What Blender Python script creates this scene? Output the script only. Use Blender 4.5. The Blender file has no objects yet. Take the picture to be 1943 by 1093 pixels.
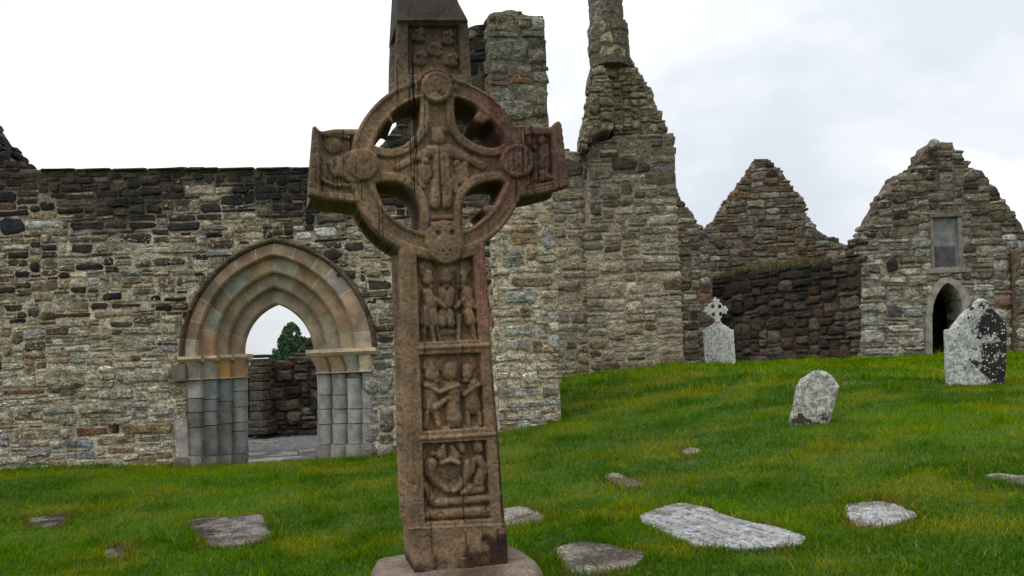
import bpy, bmesh, math, random
import numpy as np
from mathutils import Matrix, Vector

# ------------------------------------------------------------------ camera, sky, sun, exposure
SC = bpy.context.scene
COL = SC.collection
W0, H0 = 1943.0, 1093.0            # size of the photograph the measurements come from
F = 1555.0                         # focal length in those pixels
YP = 680.0                         # row of the level line of sight (rising-front lens)
ROLL = 0.042
EYE = 1.6
cR, sR = math.cos(ROLL), math.sin(ROLL)

cam_d = bpy.data.cameras.new('camera')
cam_d.sensor_fit = 'HORIZONTAL'
cam_d.sensor_width = 36.0
cam_d.lens = 36.0 * F / W0
cam_d.shift_y = (YP - H0 / 2) / W0
cam_d.clip_start = 0.05
cam_d.clip_end = 3000
cam = bpy.data.objects.new('camera', cam_d)
COL.objects.link(cam)
right = Vector((cR, 0, -sR)); up = Vector((sR, 0, cR)); back = Vector((0, -1, 0))
m = Matrix((right, up, back)).transposed().to_4x4()
m.translation = Vector((0, 0, EYE))
cam.matrix_world = m
SC.camera = cam

SUN_EL, SUN_AZ = math.radians(64), math.radians(232)   # azimuth from +Y, clockwise: behind the camera, to the left
world = bpy.data.worlds.new('World')
SC.world = world
world.use_nodes = True
nt = world.node_tree
nt.nodes.clear()
def wn(t, **k):
    n = nt.nodes.new(t)
    for a, b in k.items(): setattr(n, a, b)
    return n
out = wn('ShaderNodeOutputWorld')
sky = wn('ShaderNodeTexSky', sky_type='NISHITA', sun_disc=False, sun_elevation=SUN_EL, sun_rotation=SUN_AZ)
bg_sky = wn('ShaderNodeBackground'); bg_sky.inputs['Strength'].default_value = 0.12
bg_cloud = wn('ShaderNodeBackground'); bg_cloud.inputs['Strength'].default_value = 1.0
mixw = wn('ShaderNodeMixShader'); mixw.inputs[0].default_value = 0.86
tc = wn('ShaderNodeTexCoord')
mp = wn('ShaderNodeMapping'); mp.inputs['Scale'].default_value = (1.0, 1.0, 1.6); mp.inputs['Location'].default_value = (0.3, 0.2, 0.42)
nz = wn('ShaderNodeTexNoise'); nz.inputs['Scale'].default_value = 2.1; nz.inputs['Detail'].default_value = 7; nz.inputs['Roughness'].default_value = 0.52
nz.inputs['Distortion'].default_value = 0.35
rp = wn('ShaderNodeValToRGB')
rp.color_ramp.interpolation = 'EASE'
e = rp.color_ramp.elements
e[0].position = 0.38; e[0].color = (0.74, 0.775, 0.83, 1)
e[1].position = 0.535; e[1].color = (1.12, 1.13, 1.14, 1)
n2 = rp.color_ramp.elements.new(0.485); n2.color = (0.88, 0.905, 0.94, 1)
L = nt.links.new
L(tc.outputs['Generated'], mp.inputs[0]); L(mp.outputs[0], nz.inputs['Vector']); L(nz.outputs['Fac'], rp.inputs[0])
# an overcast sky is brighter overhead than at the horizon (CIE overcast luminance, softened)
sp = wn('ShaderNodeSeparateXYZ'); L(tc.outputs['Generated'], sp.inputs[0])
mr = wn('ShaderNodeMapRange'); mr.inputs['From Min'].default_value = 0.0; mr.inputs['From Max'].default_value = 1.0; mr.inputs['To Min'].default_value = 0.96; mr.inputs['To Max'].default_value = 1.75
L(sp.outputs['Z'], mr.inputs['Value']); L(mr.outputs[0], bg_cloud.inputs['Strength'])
L(rp.outputs[0], bg_cloud.inputs['Color']); L(sky.outputs[0], bg_sky.inputs['Color'])
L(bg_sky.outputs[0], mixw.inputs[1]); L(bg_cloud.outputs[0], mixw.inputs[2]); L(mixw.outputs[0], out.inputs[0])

sun_d = bpy.data.lights.new('sun', 'SUN')
sun_d.energy = 1.45; sun_d.angle = math.radians(22); sun_d.color = (1.0, 0.96, 0.9)
sun = bpy.data.objects.new('sun', sun_d); COL.objects.link(sun)
sdir = Vector((math.sin(SUN_AZ) * math.cos(SUN_EL), math.cos(SUN_AZ) * math.cos(SUN_EL), math.sin(SUN_EL)))
sun.rotation_euler = sdir.to_track_quat('Z', 'Y').to_euler()
sun.location = sdir * 60

SC.view_settings.view_transform = 'Standard'
SC.view_settings.look = 'None'
SC.view_settings.exposure = 0.0
SC.view_settings.gamma = 1.0
SC.view_settings.use_curve_mapping = False

# ------------------------------------------------------------------ helpers
RNG = np.random.default_rng(7)
def ray(px, py):
    u = np.asarray(px, float) - W0 / 2; v = YP - np.asarray(py, float)
    return (u * cR + v * sR) / F, (-u * sR + v * cR) / F
def P(px, py, Z):
    x, z = ray(px, py)
    return np.array((x * Z, Z + 0 * x, EYE + z * Z))
def to_px(p):                                   # world points (n,3) -> pixels of the photograph
    p = np.asarray(p, float)
    x = p[..., 0] / p[..., 1] * F; z = (p[..., 2] - EYE) / p[..., 1] * F
    return x * cR - z * sR + W0 / 2, YP - (x * sR + z * cR)

def h2(i, j, seed):
    i = i.astype(np.int64); j = j.astype(np.int64)
    n = (i * 374761393 + j * 668265263 + seed * 1274126177) & 0x7fffffff
    n = ((n ^ (n >> 13)) * 1274126177) & 0x7fffffff
    n = ((n ^ (n >> 16)) * 1103515245) & 0x7fffffff
    return ((n ^ (n >> 15)) & 0xffff) / 65535.0
def vnoise(x, y, seed=0):
    x = np.asarray(x, float); y = np.asarray(y, float)
    i = np.floor(x); j = np.floor(y); fx = x - i; fy = y - j
    fx = fx * fx * (3 - 2 * fx); fy = fy * fy * (3 - 2 * fy)
    a = h2(i, j, seed); b = h2(i + 1, j, seed); c = h2(i, j + 1, seed); d = h2(i + 1, j + 1, seed)
    return (a + (b - a) * fx) * (1 - fy) + (c + (d - c) * fx) * fy
def fbm(x, y, oct=4, seed=0):                   # about -0.5 .. 0.5
    s = 0; a = 0.5; t = 0
    for k in range(oct):
        s = s + a * (vnoise(x * 2 ** k + 17.3 * k, y * 2 ** k + 5.1 * k, seed + k) - 0.5); t += a; a *= 0.5
    return s / t
def sst(a, b, x):
    t = np.clip((x - a) / (b - a), 0, 1)
    return t * t * (3 - 2 * t)
def srgb(r, g, b):
    return tuple(((v / 255 + 0.055) / 1.055) ** 2.4 if v > 10 else v / 255 / 12.92 for v in (r, g, b))

def inpoly(x, y, poly):
    x = np.asarray(x, float); y = np.asarray(y, float)
    r = np.zeros(x.shape, bool); n = len(poly)
    for k in range(n):
        x0, y0 = poly[k]; x1, y1 = poly[(k + 1) % n]
        if y0 == y1: continue
        c = (y0 > y) != (y1 > y)
        r ^= c & (x < (x1 - x0) * (y - y0) / (y1 - y0) + x0)
    return r
def polydist(x, y, poly, closed=True):          # distance and nearest point
    x = np.asarray(x, float); y = np.asarray(y, float)
    best = np.full(x.shape, 1e9); bx = x.copy(); by = y.copy()
    n = len(poly)
    for k in range(n if closed else n - 1):
        x0, y0 = poly[k]; x1, y1 = poly[(k + 1) % n]
        dx, dy = x1 - x0, y1 - y0; l2 = dx * dx + dy * dy
        if l2 == 0: continue
        t = np.clip(((x - x0) * dx + (y - y0) * dy) / l2, 0, 1)
        qx = x0 + t * dx; qy = y0 + t * dy
        d = np.hypot(x - qx, y - qy); mk = d < best
        best = np.where(mk, d, best); bx = np.where(mk, qx, bx); by = np.where(mk, qy, by)
    return best, bx, by
def sdpoly(x, y, poly):
    d, _, _ = polydist(x, y, poly)
    return np.where(inpoly(x, y, poly), -d, d)
def smooth_poly(poly, n=4):                     # Catmull-Rom through the points
    p = np.array(poly, float); o = []
    N = len(p)
    for i in range(N):
        p0, p1, p2, p3 = p[i - 1], p[i], p[(i + 1) % N], p[(i + 2) % N]
        for k in range(n):
            t = k / n
            o.append(0.5 * ((2 * p1) + (-p0 + p2) * t + (2 * p0 - 5 * p1 + 4 * p2 - p3) * t * t + (-p0 + 3 * p1 - 3 * p2 + p3) * t ** 3))
    return [tuple(q) for q in o]

def mesh(name, verts, faces, col=None, smooth=False):
    me = bpy.data.meshes.new(name)
    verts = np.asarray(verts, np.float32)
    if isinstance(faces, np.ndarray):
        k = faces.shape[1]; nf = len(faces)
        me.vertices.add(len(verts)); me.vertices.foreach_set('co', verts.ravel())
        me.loops.add(nf * k); me.loops.foreach_set('vertex_index', faces.astype(np.int32).ravel())
        me.polygons.add(nf); me.polygons.foreach_set('loop_start', np.arange(0, nf * k, k, dtype=np.int32))
        me.update(calc_edges=True)
    else:
        me.from_pydata(verts.tolist(), [], faces)
    if col is not None:
        a = me.color_attributes.new('Col', 'FLOAT_COLOR', 'POINT')
        c = np.asarray(col, np.float32)
        if c.ndim == 1: c = np.tile(c, (len(verts), 1))
        if c.shape[1] == 3: c = np.hstack([c, np.ones((len(c), 1), np.float32) * 0.3])
        a.data.foreach_set('color', c.ravel())
    if smooth:
        me.polygons.foreach_set('use_smooth', np.ones(len(me.polygons), bool))
    me.update()
    return me
def obj(name, me, mat=None, parent=None):
    o = bpy.data.objects.new(name, me); COL.objects.link(o)
    if mat is not None and me is not None: me.materials.append(mat)
    if parent is not None: o.parent = parent
    return o
def tag(o, label=None, cat=None, group=None, kind=None):
    if label: o['label'] = label
    if cat: o['category'] = cat
    if group: o['group'] = group
    if kind: o['kind'] = kind
    elif cat: o['kind'] = 'thing'
    return o
def thing(name, label, cat, group=None):
    o = bpy.data.objects.new(name, None); o.empty_display_size = 0.2; COL.objects.link(o)
    return tag(o, label, cat, group)

# ------------------------------------------------------------------ materials
class NB:
    def __init__(s, name):
        s.m = bpy.data.materials.new(name); s.m.use_nodes = True
        s.t = s.m.node_tree; s.b = s.t.nodes['Principled BSDF']
        s.b.inputs['Roughness'].default_value = 0.9
        s.b.inputs['Specular IOR Level'].default_value = 0.25
        s.pos = s.n('ShaderNodeNewGeometry').outputs['Position']
    def n(s, t, **k):
        x = s.t.nodes.new(t)
        for a, b in k.items(): setattr(x, a, b)
        return x
    def l(s, a, b): s.t.links.new(a, b)
    def val(s, sock, v):
        if hasattr(v, 'links'): s.l(v, sock)
        else: sock.default_value = v
    def scale(s, v, sc):
        x = s.n('ShaderNodeMapping'); x.inputs['Scale'].default_value = sc; s.l(v, x.inputs[0]); return x.outputs[0]
    def noise(s, scale, detail=4, rough=0.55, vec=None, dist=0.0):
        x = s.n('ShaderNodeTexNoise'); x.inputs['Scale'].default_value = scale; x.inputs['Detail'].default_value = detail
        x.inputs['Roughness'].default_value = rough; x.inputs['Distortion'].default_value = dist
        s.l(vec if vec is not None else s.pos, x.inputs['Vector']); return x.outputs['Fac']
    def vor(s, scale, vec=None, out='Distance', feat='F1'):
        x = s.n('ShaderNodeTexVoronoi', feature=feat); x.inputs['Scale'].default_value = scale
        s.l(vec if vec is not None else s.pos, x.inputs['Vector']); return x.outputs[out]
    def ramp(s, f, a, b, c0=0.0, c1=1.0):
        x = s.n('ShaderNodeMapRange', interpolation_type='SMOOTHSTEP'); s.val(x.inputs['Value'], f)
        s.val(x.inputs['From Min'], a); s.val(x.inputs['From Max'], b); s.val(x.inputs['To Min'], c0); s.val(x.inputs['To Max'], c1)
        return x.outputs[0]
    def math(s, op, a, b=0.0):
        x = s.n('ShaderNodeMath', operation=op); s.val(x.inputs[0], a); s.val(x.inputs[1], b); return x.outputs[0]
    def mix(s, f, a, b, mode='MIX'):
        x = s.n('ShaderNodeMix', data_type='RGBA', blend_type=mode); x.clamp_factor = True
        s.val(x.inputs[0], f)
        for k, v in ((6, a), (7, b)):
            if hasattr(v, 'links'): s.l(v, x.inputs[k])
            else: x.inputs[k].default_value = tuple(v)[:3] + (1,)
        return x.outputs[2]
    def mul(s, c, f):                            # colour times factor
        x = s.n('ShaderNodeVectorMath', operation='SCALE'); s.l(c, x.inputs[0]); s.val(x.inputs['Scale'], f); return x.outputs[0]
    def attr(s, name='Col'):
        return s.n('ShaderNodeAttribute', attribute_name=name)
    def sep(s, v):
        x = s.n('ShaderNodeSeparateXYZ'); s.l(v, x.inputs[0]); return x.outputs
    def bump(s, h, strength=0.5, dist=0.02, normal=None):
        x = s.n('ShaderNodeBump'); x.inputs['Strength'].default_value = strength; x.inputs['Distance'].default_value = dist
        s.l(h, x.inputs['Height'])
        if normal is not None: s.l(normal, x.inputs['Normal'])
        return x.outputs[0]
    def done(s, color, normal=None, rough=None):
        if hasattr(color, 'links'): s.l(color, s.b.inputs['Base Color'])
        else: s.b.inputs['Base Color'].default_value = tuple(color)[:3] + (1,)
        if normal is not None: s.l(normal, s.b.inputs['Normal'])
        if rough is not None: s.val(s.b.inputs['Roughness'], rough)
        return s.m

def stone_material(name, k=1.0, lich=(0.56, 0.55, 0.49), bump=1.0):
    b = NB(name); a = b.attr()
    p = b.scale(b.pos, (1, 1, 1.7))
    n1 = b.noise(7 * k, 6, 0.7, p); n2 = b.noise(34 * k, 6, 0.75, p); n3 = b.noise(2.2 * k, 3)
    f = b.math('MULTIPLY', b.ramp(n1, 0.32, 0.70, 0.42, 1.66), b.ramp(n2, 0.36, 0.66, 0.36, 1.62))
    c = b.mul(a.outputs['Color'], f)
    # brown and grey tints
    c = b.mix(b.ramp(n3, 0.45, 0.7, 0, 0.35), c, b.mix(0.6, c, (0.16, 0.10, 0.05)))
    # lichen: pale crusts in spots and blotches
    n4 = b.noise(22 * k, 6, 0.74, None, 0.6)
    hi = b.math('SUBTRACT', 0.76, b.math('MULTIPLY', a.outputs['Alpha'], 0.26))
    lm = b.ramp(n4, hi, b.math('ADD', hi, 0.05))
    c = b.mix(b.math('MULTIPLY', lm, 0.85), c, lich)
    # dark pits
    n5 = b.noise(26 * k, 4, 0.6, p)
    c = b.mix(b.ramp(n5, 0.42, 0.35, 0, 0.85), c, (0.012, 0.011, 0.01))
    hgt = b.math('ADD', b.math('MULTIPLY', n1, 1.0), b.math('MULTIPLY', n2, 0.55))
    return b.done(c, b.bump(hgt, bump, 0.035 / k))
M_STONE = stone_material('weathered_rubble_stone')
M_MORTAR = stone_material('old_lime_mortar', 1.6, bump=0.6)
M_FAR = stone_material('weathered_far_stone', 0.7)

def dressed_material():
    b = NB('dressed_limestone'); a = b.attr()
    n1 = b.noise(5, 5, 0.6); n2 = b.noise(60, 4, 0.7); n3 = b.noise(13, 5, 0.6)
    c = b.mul(a.outputs['Color'], b.math('MULTIPLY', b.ramp(n1, 0.3, 0.72, 0.66, 1.25), b.ramp(n2, 0.3, 0.7, 0.8, 1.18)))
    c = b.mix(b.ramp(n3, 0.60, 0.72, 0, 0.45), c, b.mix(0.7, c, (0.03, 0.028, 0.025)))
    hi = b.math('SUBTRACT', 0.84, b.math('MULTIPLY', a.outputs['Alpha'], 0.36))
    c = b.mix(b.math('MULTIPLY', b.ramp(b.noise(20, 5, 0.7), hi, b.math('ADD', hi, 0.05)), 0.8), c, (0.55, 0.54, 0.5))
    return b.done(c, b.bump(b.math('ADD', n3, b.math('MULTIPLY', n2, 0.4)), 0.35, 0.012))
M_DRESS = dressed_material()

def cross_material():
    b = NB('carved_sandstone'); a = b.attr()
    n1 = b.noise(6, 6, 0.62); n2 = b.noise(45, 5, 0.7); n3 = b.noise(2.4, 3, 0.5); n4 = b.noise(120, 3, 0.7)
    c = b.mul(a.outputs['Color'], b.math('MULTIPLY', b.math('MULTIPLY', b.ramp(n1, 0.32, 0.70, 0.72, 1.22), b.ramp(n4, 0.3, 0.7, 0.72, 1.26)), b.ramp(n2, 0.32, 0.70, 0.64, 1.3)))
    # run-off streaks: narrow in the plane, long downwards
    sv = b.scale(b.pos, (70, 10, 0.8)); st = b.noise(1.0, 3, 0.5, sv, 0.5)
    gate = b.ramp(b.noise(1.0, 2, 0.5, b.scale(b.pos, (9, 4, 1.1))), 0.44, 0.56)
    stm = b.math('MULTIPLY', b.ramp(st, 0.575, 0.62), gate)
    stm = b.math('MULTIPLY', stm, a.outputs['Alpha'])
    c = b.mix(b.math('MULTIPLY', stm, 0.92), c, (0.012, 0.009, 0.007))
    pits = b.ramp(b.noise(26, 6, 0.7), 0.42, 0.34)
    c = b.mix(b.math('MULTIPLY', pits, 0.35), c, (0.02, 0.016, 0.012))
    hgt = b.math('ADD', b.math('ADD', b.math('MULTIPLY', n1, 0.7), b.math('MULTIPLY', n2, 0.5)), b.math('MULTIPLY', n4, 0.16))
    return b.done(c, b.bump(hgt, 0.6, 0.012), 0.85)
M_CROSS = cross_material()

def lichen_stone(name, base, pale, dark, dk, sc=1.0, axis=None, colony=0.5, speck=0.62):
    """grave marker: weathered stone with black growth in large patches and round pale lichen colonies"""
    b = NB(name)
    n1 = b.noise(8 * sc, 5, 0.65, None, 0.4); n2 = b.noise(46 * sc, 5, 0.7); n3 = b.noise(2.6 * sc, 4, 0.6)
    tcn = b.n('ShaderNodeTexCoord').outputs['Object']
    c = b.mix(b.ramp(n1, 0.40, 0.60), base, pale)
    c = b.mul(c, b.ramp(n2, 0.35, 0.65, 0.72, 1.2))
    c = b.mix(b.ramp(b.noise(30 * sc, 6, 0.75, b.scale(b.pos, (1, 1, 0.6))), speck, speck + 0.05, 0, 0.9), c, dark)     # specks and short runs
    d = b.math('ADD', n3, b.math('MULTIPLY', b.math('SUBTRACT', n1, 0.5), 0.5))
    if axis is not None:
        s = b.sep(tcn); d = b.math('ADD', d, b.ramp(s[axis[0]], axis[1], axis[2], axis[3], axis[4]))
    c = b.mix(b.ramp(d, dk, dk + 0.05, 0, 0.96), c, dark)
    v = b.n('ShaderNodeTexVoronoi'); v.inputs['Scale'].default_value = 15 * sc; b.l(b.pos, v.inputs['Vector'])
    size = b.ramp(b.sep(v.outputs['Color'])[0], 0.0, 1.0, -0.25, 0.42); edge = b.math('MULTIPLY', b.math('SUBTRACT', n2, 0.5), 0.5)
    col = b.ramp(b.math('SUBTRACT', b.math('ADD', v.outputs['Distance'], edge), size), 0.03, -0.03)
    col = b.math('MULTIPLY', col, b.ramp(b.noise(4 * sc, 3), colony, colony + 0.08))
    c = b.mix(b.math('MULTIPLY', col, 0.92), c, pale)
    return b.done(c, b.bump(b.math('ADD', b.math('ADD', n1, b.math('MULTIPLY', n2, 0.5)), b.math('MULTIPLY', col, 0.3)), 0.7, 0.02))
# ------------------------------------------------------------------ wall frames and the rubble builder
class Frame:
    """a standing plane: a metres along, b metres up from eye level, d metres out towards the viewer"""
    def __init__(s, p0, p1):                     # two (px, py, Z) marks on the plane
        A = P(*p0); B = P(*p1)
        s.O = np.array((A[0], A[1], EYE)); d = np.array((B[0] - A[0], B[1] - A[1], 0.0))
        s.U = d / np.linalg.norm(d); s.N = np.array((s.U[1], -s.U[0], 0.0)); s.V = np.array((0, 0, 1.0))
    def at(s, a, b, d):
        a = np.asarray(a, float)[..., None]; b = np.asarray(b, float)[..., None]; d = np.asarray(d, float)
        d = d[..., None] if d.ndim else d
        return s.O + s.U * a + s.V * b + s.N * d
    def ab(s, px, py, d=0.0):                    # where the sight line through a pixel meets the plane d out
        x, z = ray(px, py)
        D = np.stack([x, np.ones_like(x), z], -1)
        o = s.O + s.N * d; E = np.array((0, 0, EYE))
        t = ((o - E) @ s.N) / (D @ s.N)
        p = E + D * t[..., None]
        return (p - s.O) @ s.U, p[..., 2] - EYE
    def poly(s, pts, d=0.0):
        a, b = s.ab([p[0] for p in pts], [p[1] for p in pts], d)
        return list(zip(a.tolist(), b.tolist()))
    def px(s, a, b, d=0.0):
        return to_px(s.at(a, b, d))
class Tube(Frame):
    """an upright drum: a runs round it"""
    def __init__(s, c, r):
        s.c = np.array((c[0], c[1], EYE)); s.r = r
    def at(s, a, b, d):
        a, b, d = np.broadcast_arrays(np.asarray(a, float), np.asarray(b, float), np.asarray(d, float))
        t = a / s.r; R = s.r + d
        return np.stack([s.c[0] + np.sin(t) * R, s.c[1] - np.cos(t) * R, EYE + b], -1)

def core(fr, poly, holes, rc, T, amp=0.012, seed=1, colf=None, edge_round=0.0, snap=True, jag=0.0):
    """solid slab cut to an outline with openings; uneven front"""
    pa = np.array(poly); lo = pa.min(0) - rc; hi = pa.max(0) + rc
    ni = int((hi[0] - lo[0]) / rc) + 1; nj = int((hi[1] - lo[1]) / rc) + 1
    A, B = np.meshgrid(lo[0] + rc * np.arange(ni + 1), lo[1] + rc * np.arange(nj + 1), indexing='ij')
    ca = (A[:-1, :-1] + A[1:, 1:]) / 2; cb = (B[:-1, :-1] + B[1:, 1:]) / 2
    mk = inpoly(ca, cb, poly)
    for h in holes: mk &= ~inpoly(ca, cb, h)
    used = np.zeros(A.shape, int)
    for di in (0, 1):
        for dj in (0, 1):
            used[di:ni + di, dj:nj + dj] += mk
    bd = (used > 0) & (used < 4)
    bestd = np.full(A.shape, 1e9); bx = A.copy(); by = B.copy()
    if snap:
        for pl in [poly] + list(holes):
            d, x, y = polydist(A, B, pl); q = d < bestd
            bestd = np.where(q, d, bestd); bx = np.where(q, x, bx); by = np.where(q, y, by)
        go = bd & (bestd < rc * 1.2)
        A = np.where(go, bx, A); B = np.where(go, by, B)
    D = fbm(A / 0.16 + 3, B / 0.16, 4, seed) * 2 * amp
    if jag:
        A2 = A + np.where(bd, fbm(A / 0.22 + 11, B / 0.22, 3, seed + 21) * 2 * jag, 0); B2 = B + np.where(bd, fbm(A / 0.22 + 31, B / 0.22, 3, seed + 22) * 2 * jag, 0)
        A3 = A + np.where(bd, fbm(A / 0.25 + 51, B / 0.25, 3, seed + 23) * 2 * jag, 0); B3 = B + np.where(bd, fbm(A / 0.25 + 71, B / 0.25, 3, seed + 24) * 2 * jag, 0)
    else: A2, B2, A3, B3 = A, B, A, B
    if edge_round:
        dd = np.where(bd, 0, bestd); D = D - edge_round * (1 - sst(0, edge_round * 1.6, dd))
    idx = -np.ones(A.shape, int); sel = used > 0; n = sel.sum(); idx[sel] = np.arange(n)
    fv = fr.at(A2[sel], B2[sel], D[sel])
    bdp = fbm(A[sel] / 0.2 + 9, B[sel] / 0.2, 3, seed + 5) * amp
    bv = fr.at(A3[sel], B3[sel], -T + bdp + (edge_round * (1 - sst(0, edge_round * 1.6, np.where(bd, 0, bestd)))[sel] if edge_round else 0))
    q = np.stack([idx[:-1, :-1], idx[1:, :-1], idx[1:, 1:], idx[:-1, 1:]], -1)[mk]
    faces = [q, q[:, ::-1] + n]
    mp_ = np.pad(mk, 1)
    c = mp_[1:-1, 1:-1]
    def side(nb, i0, j0, i1, j1):
        e = c & ~nb; I, J = np.nonzero(e)
        a = idx[I + i0, J + j0]; b2 = idx[I + i1, J + j1]
        faces.append(np.stack([b2, a, a + n, b2 + n], -1))
    side(mp_[:-2, 1:-1], 0, 1, 0, 0); side(mp_[2:, 1:-1], 1, 0, 1, 1)
    side(mp_[1:-1, :-2], 0, 0, 1, 0); side(mp_[1:-1, 2:], 1, 1, 0, 1)
    V = np.vstack([fv, bv]); Fc = np.vstack(faces)
    col = None
    if colf is not None:
        c1 = colf(A[sel], B[sel]); col = np.vstack([c1, c1])
    return V, Fc, col

def stone_shape(rng, a0, b0, a1, b1, proud, gap, jit=0.14):
    w, h = a1 - a0 - gap, b1 - b0 - gap; cx, cy = (a0 + a1) / 2, (b0 + b1) / 2
    mn = min(w, h)
    pts = []
    for sx, sy in ((1, -1), (1, 1), (-1, 1), (-1, -1)):
        r = mn * rng.uniform(0.06, 0.34); rx = min(r * rng.uniform(0.5, 1.8), w * 0.4)
        X, Y = cx + sx * w / 2, cy + sy * h / 2
        two = [(X - sx * rx, Y), (X, Y - sy * r)]
        if sx * sy > 0: two.reverse()
        pts += two
        if w > 1.6 * h and (sx, sy) in ((1, 1), (-1, -1)):
            pts.append((cx + rng.uniform(-.2, .2) * w, Y + rng.uniform(-.12, .05) * h * sy))
    p = np.array(pts); ang = np.arctan2((p[:, 1] - cy) / h, (p[:, 0] - cx) / w); p = p[np.argsort(ang)]
    p += rng.normal(0, jit * mn, p.shape) * 0.5
    n = len(p); c = np.array((cx, cy))
    ins = np.clip(1 - 2 * 0.20 * mn / np.array((w, h)), 0.35, 0.9)
    r0 = c + (p - c) * 1.03; r1 = c + (p - c) * (1 - 0.10 * mn / np.array((w, h))); r2 = c + (p - c) * ins + rng.normal(0, 0.03 * mn, p.shape)
    cc = c + rng.normal(0, 0.08, 2) * (w, h)
    tilt = rng.normal(0, 0.18, 2) * proud / np.array((w, h)) * 1.2
    dz = lambda q: ((q - c) * tilt).sum(-1)
    A = np.concatenate([r0, r1, r2, cc[None]])
    D = np.concatenate([np.full(n, -0.02), proud * rng.uniform(0.15, 0.7, n), proud * rng.uniform(0.8, 1.15, n) + dz(r2), [proud * rng.uniform(0.95, 1.25)]])
    f = []
    for k in range(n):
        j = (k + 1) % n
        f += [(k, j, n + j, n + k), (n + k, n + j, 2 * n + j, 2 * n + k), (2 * n + k, 2 * n + j, 3 * n)]
    return A, D, f

def rubble(root, fr, poly, holes, cell, wts, palette, seed, T=0.8, rc=0.08, core_holes=None, fixed=(), proud=(0.006, 0.03),
           gap=0.016, mortar=None, mat=None, limit=300, warp=0.03, core_on=True, hts=(0.3, 0.5, 0.2), amp=0.012, piece='stone', mmat=None,
           core_name='mortar_core', core_poly=None, jag=0.03):
    """poly and holes in plane metres. Stones packed on a grid, each with its own outline and face."""
    rng = np.random.default_rng(seed)
    cw, ch = cell
    pa = np.array(poly); lo = pa.min(0); hi = pa.max(0)
    ni = int((hi[0] - lo[0]) / cw) + 2; nj = int((hi[1] - lo[1]) / ch) + 2
    I, J = np.meshgrid(np.arange(ni), np.arange(nj), indexing='ij')
    ca = lo[0] + (I + 0.5) * cw; cb = lo[1] + (J + 0.5) * ch
    free = inpoly(ca, cb, poly)
    for h in holes: free &= ~inpoly(ca, cb, h)
    rects = []
    for (x0, y0, x1, y1, rgb, li) in fixed:      # single stones read off the photograph
        a, b = fr.ab([x0, x1], [y1, y0])
        rects.append((a[0], b[0], a[1], b[1], rgb, li))
        free &= ~((ca > a[0] - 0.3 * cw) & (ca < a[1] + 0.3 * cw) & (cb > b[0] - 0.3 * ch) & (cb < b[1] + 0.3 * ch))
    ws = np.arange(1, len(wts) + 1); wts = np.array(wts) / sum(wts); hts = np.array(hts) / sum(hts)
    for j in range(nj):
        i = 0
        while i < ni:
            if not free[i, j]: i += 1; continue
            w = int(rng.choice(ws, p=wts)); h = int(rng.choice(np.arange(1, len(hts) + 1), p=hts))
            if h > 1 and w < 2: w = 2
            w0 = 1
            while w0 < w and i + w0 < ni and free[i + w0, j]: w0 += 1
            if i + w0 + 1 < ni and free[i + w0, j] and not (i + w0 + 1 < ni and free[i + w0 + 1, j]): w0 += 1   # no slivers
            h0 = 1
            while h0 < h and j + h0 < nj and free[i:i + w0, j + h0].all(): h0 += 1
            free[i:i + w0, j:j + h0] = False
            rects.append((lo[0] + i * cw, lo[1] + j * ch, lo[0] + (i + w0) * cw, lo[1] + (j + h0) * ch, None, None))
            i += w0
    out = []
    for r in rects:
        sc_ = min(r[2] - r[0], r[3] - r[1])
        A, D, f = stone_shape(rng, *r[:4], rng.uniform(*proud) * (0.6 + 0.5 * sc_ / ch), gap)
        if r[4] is None:
            A = A + np.stack([fbm(A[:, 0] / 0.5 + 2, A[:, 1] / 0.35, 3, seed) * 2 * warp, fbm(A[:, 0] / 0.9 + 7, A[:, 1] / 0.4 + 3, 3, seed + 9) * 2 * warp], -1)
        V = fr.at(A[:, 0], A[:, 1], D)
        if r[4] is None:
            ppx, ppy = to_px(V[-1]); rgb, li = palette(float(ppx), float(ppy), rng)
        else: rgb, li = r[4], r[5]
        out.append(((r[2] - r[0]) * (r[3] - r[1]), V, f, np.array(tuple(rgb) + (li,))))
    out.sort(key=lambda t: -t[0])
    mat = mat or M_STONE
    for k, (ar, V, f, c) in enumerate(out[:limit]):
        cen = V.mean(0)
        o = obj(piece, mesh(piece, V - cen, f, c), mat, root); o.location = cen
    rest = out[limit:]
    if rest:
        vs, fs, cs, n = [], [], [], 0
        for ar, V, f, c in rest:
            vs.append(V); cs.append(np.tile(c, (len(V), 1))); fs += [tuple(x + n for x in q) for q in f]; n += len(V)
        o = obj('small_stones', mesh('small_stones', np.vstack(vs), fs, np.vstack(cs)), mat, root); o['kind'] = 'stuff'
    if core_on:
        def colf(a, b):
            x, y = fr.px(a, b, 0.0)
            base = np.asarray(mortar(x, y)); base = base.T if base.shape[0] == 3 and base.ndim == 2 else np.tile(base, (len(x), 1))
            return np.hstack([base, np.full((len(base), 1), 0.25)])
        V, Fc, c = core(fr, core_poly or poly, holes if core_holes is None else core_holes, rc, T, amp, seed + 3, colf, jag=jag)
        obj(core_name, mesh(core_name, V, Fc, c), mmat or M_MORTAR, root)
    return len(out)

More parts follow.
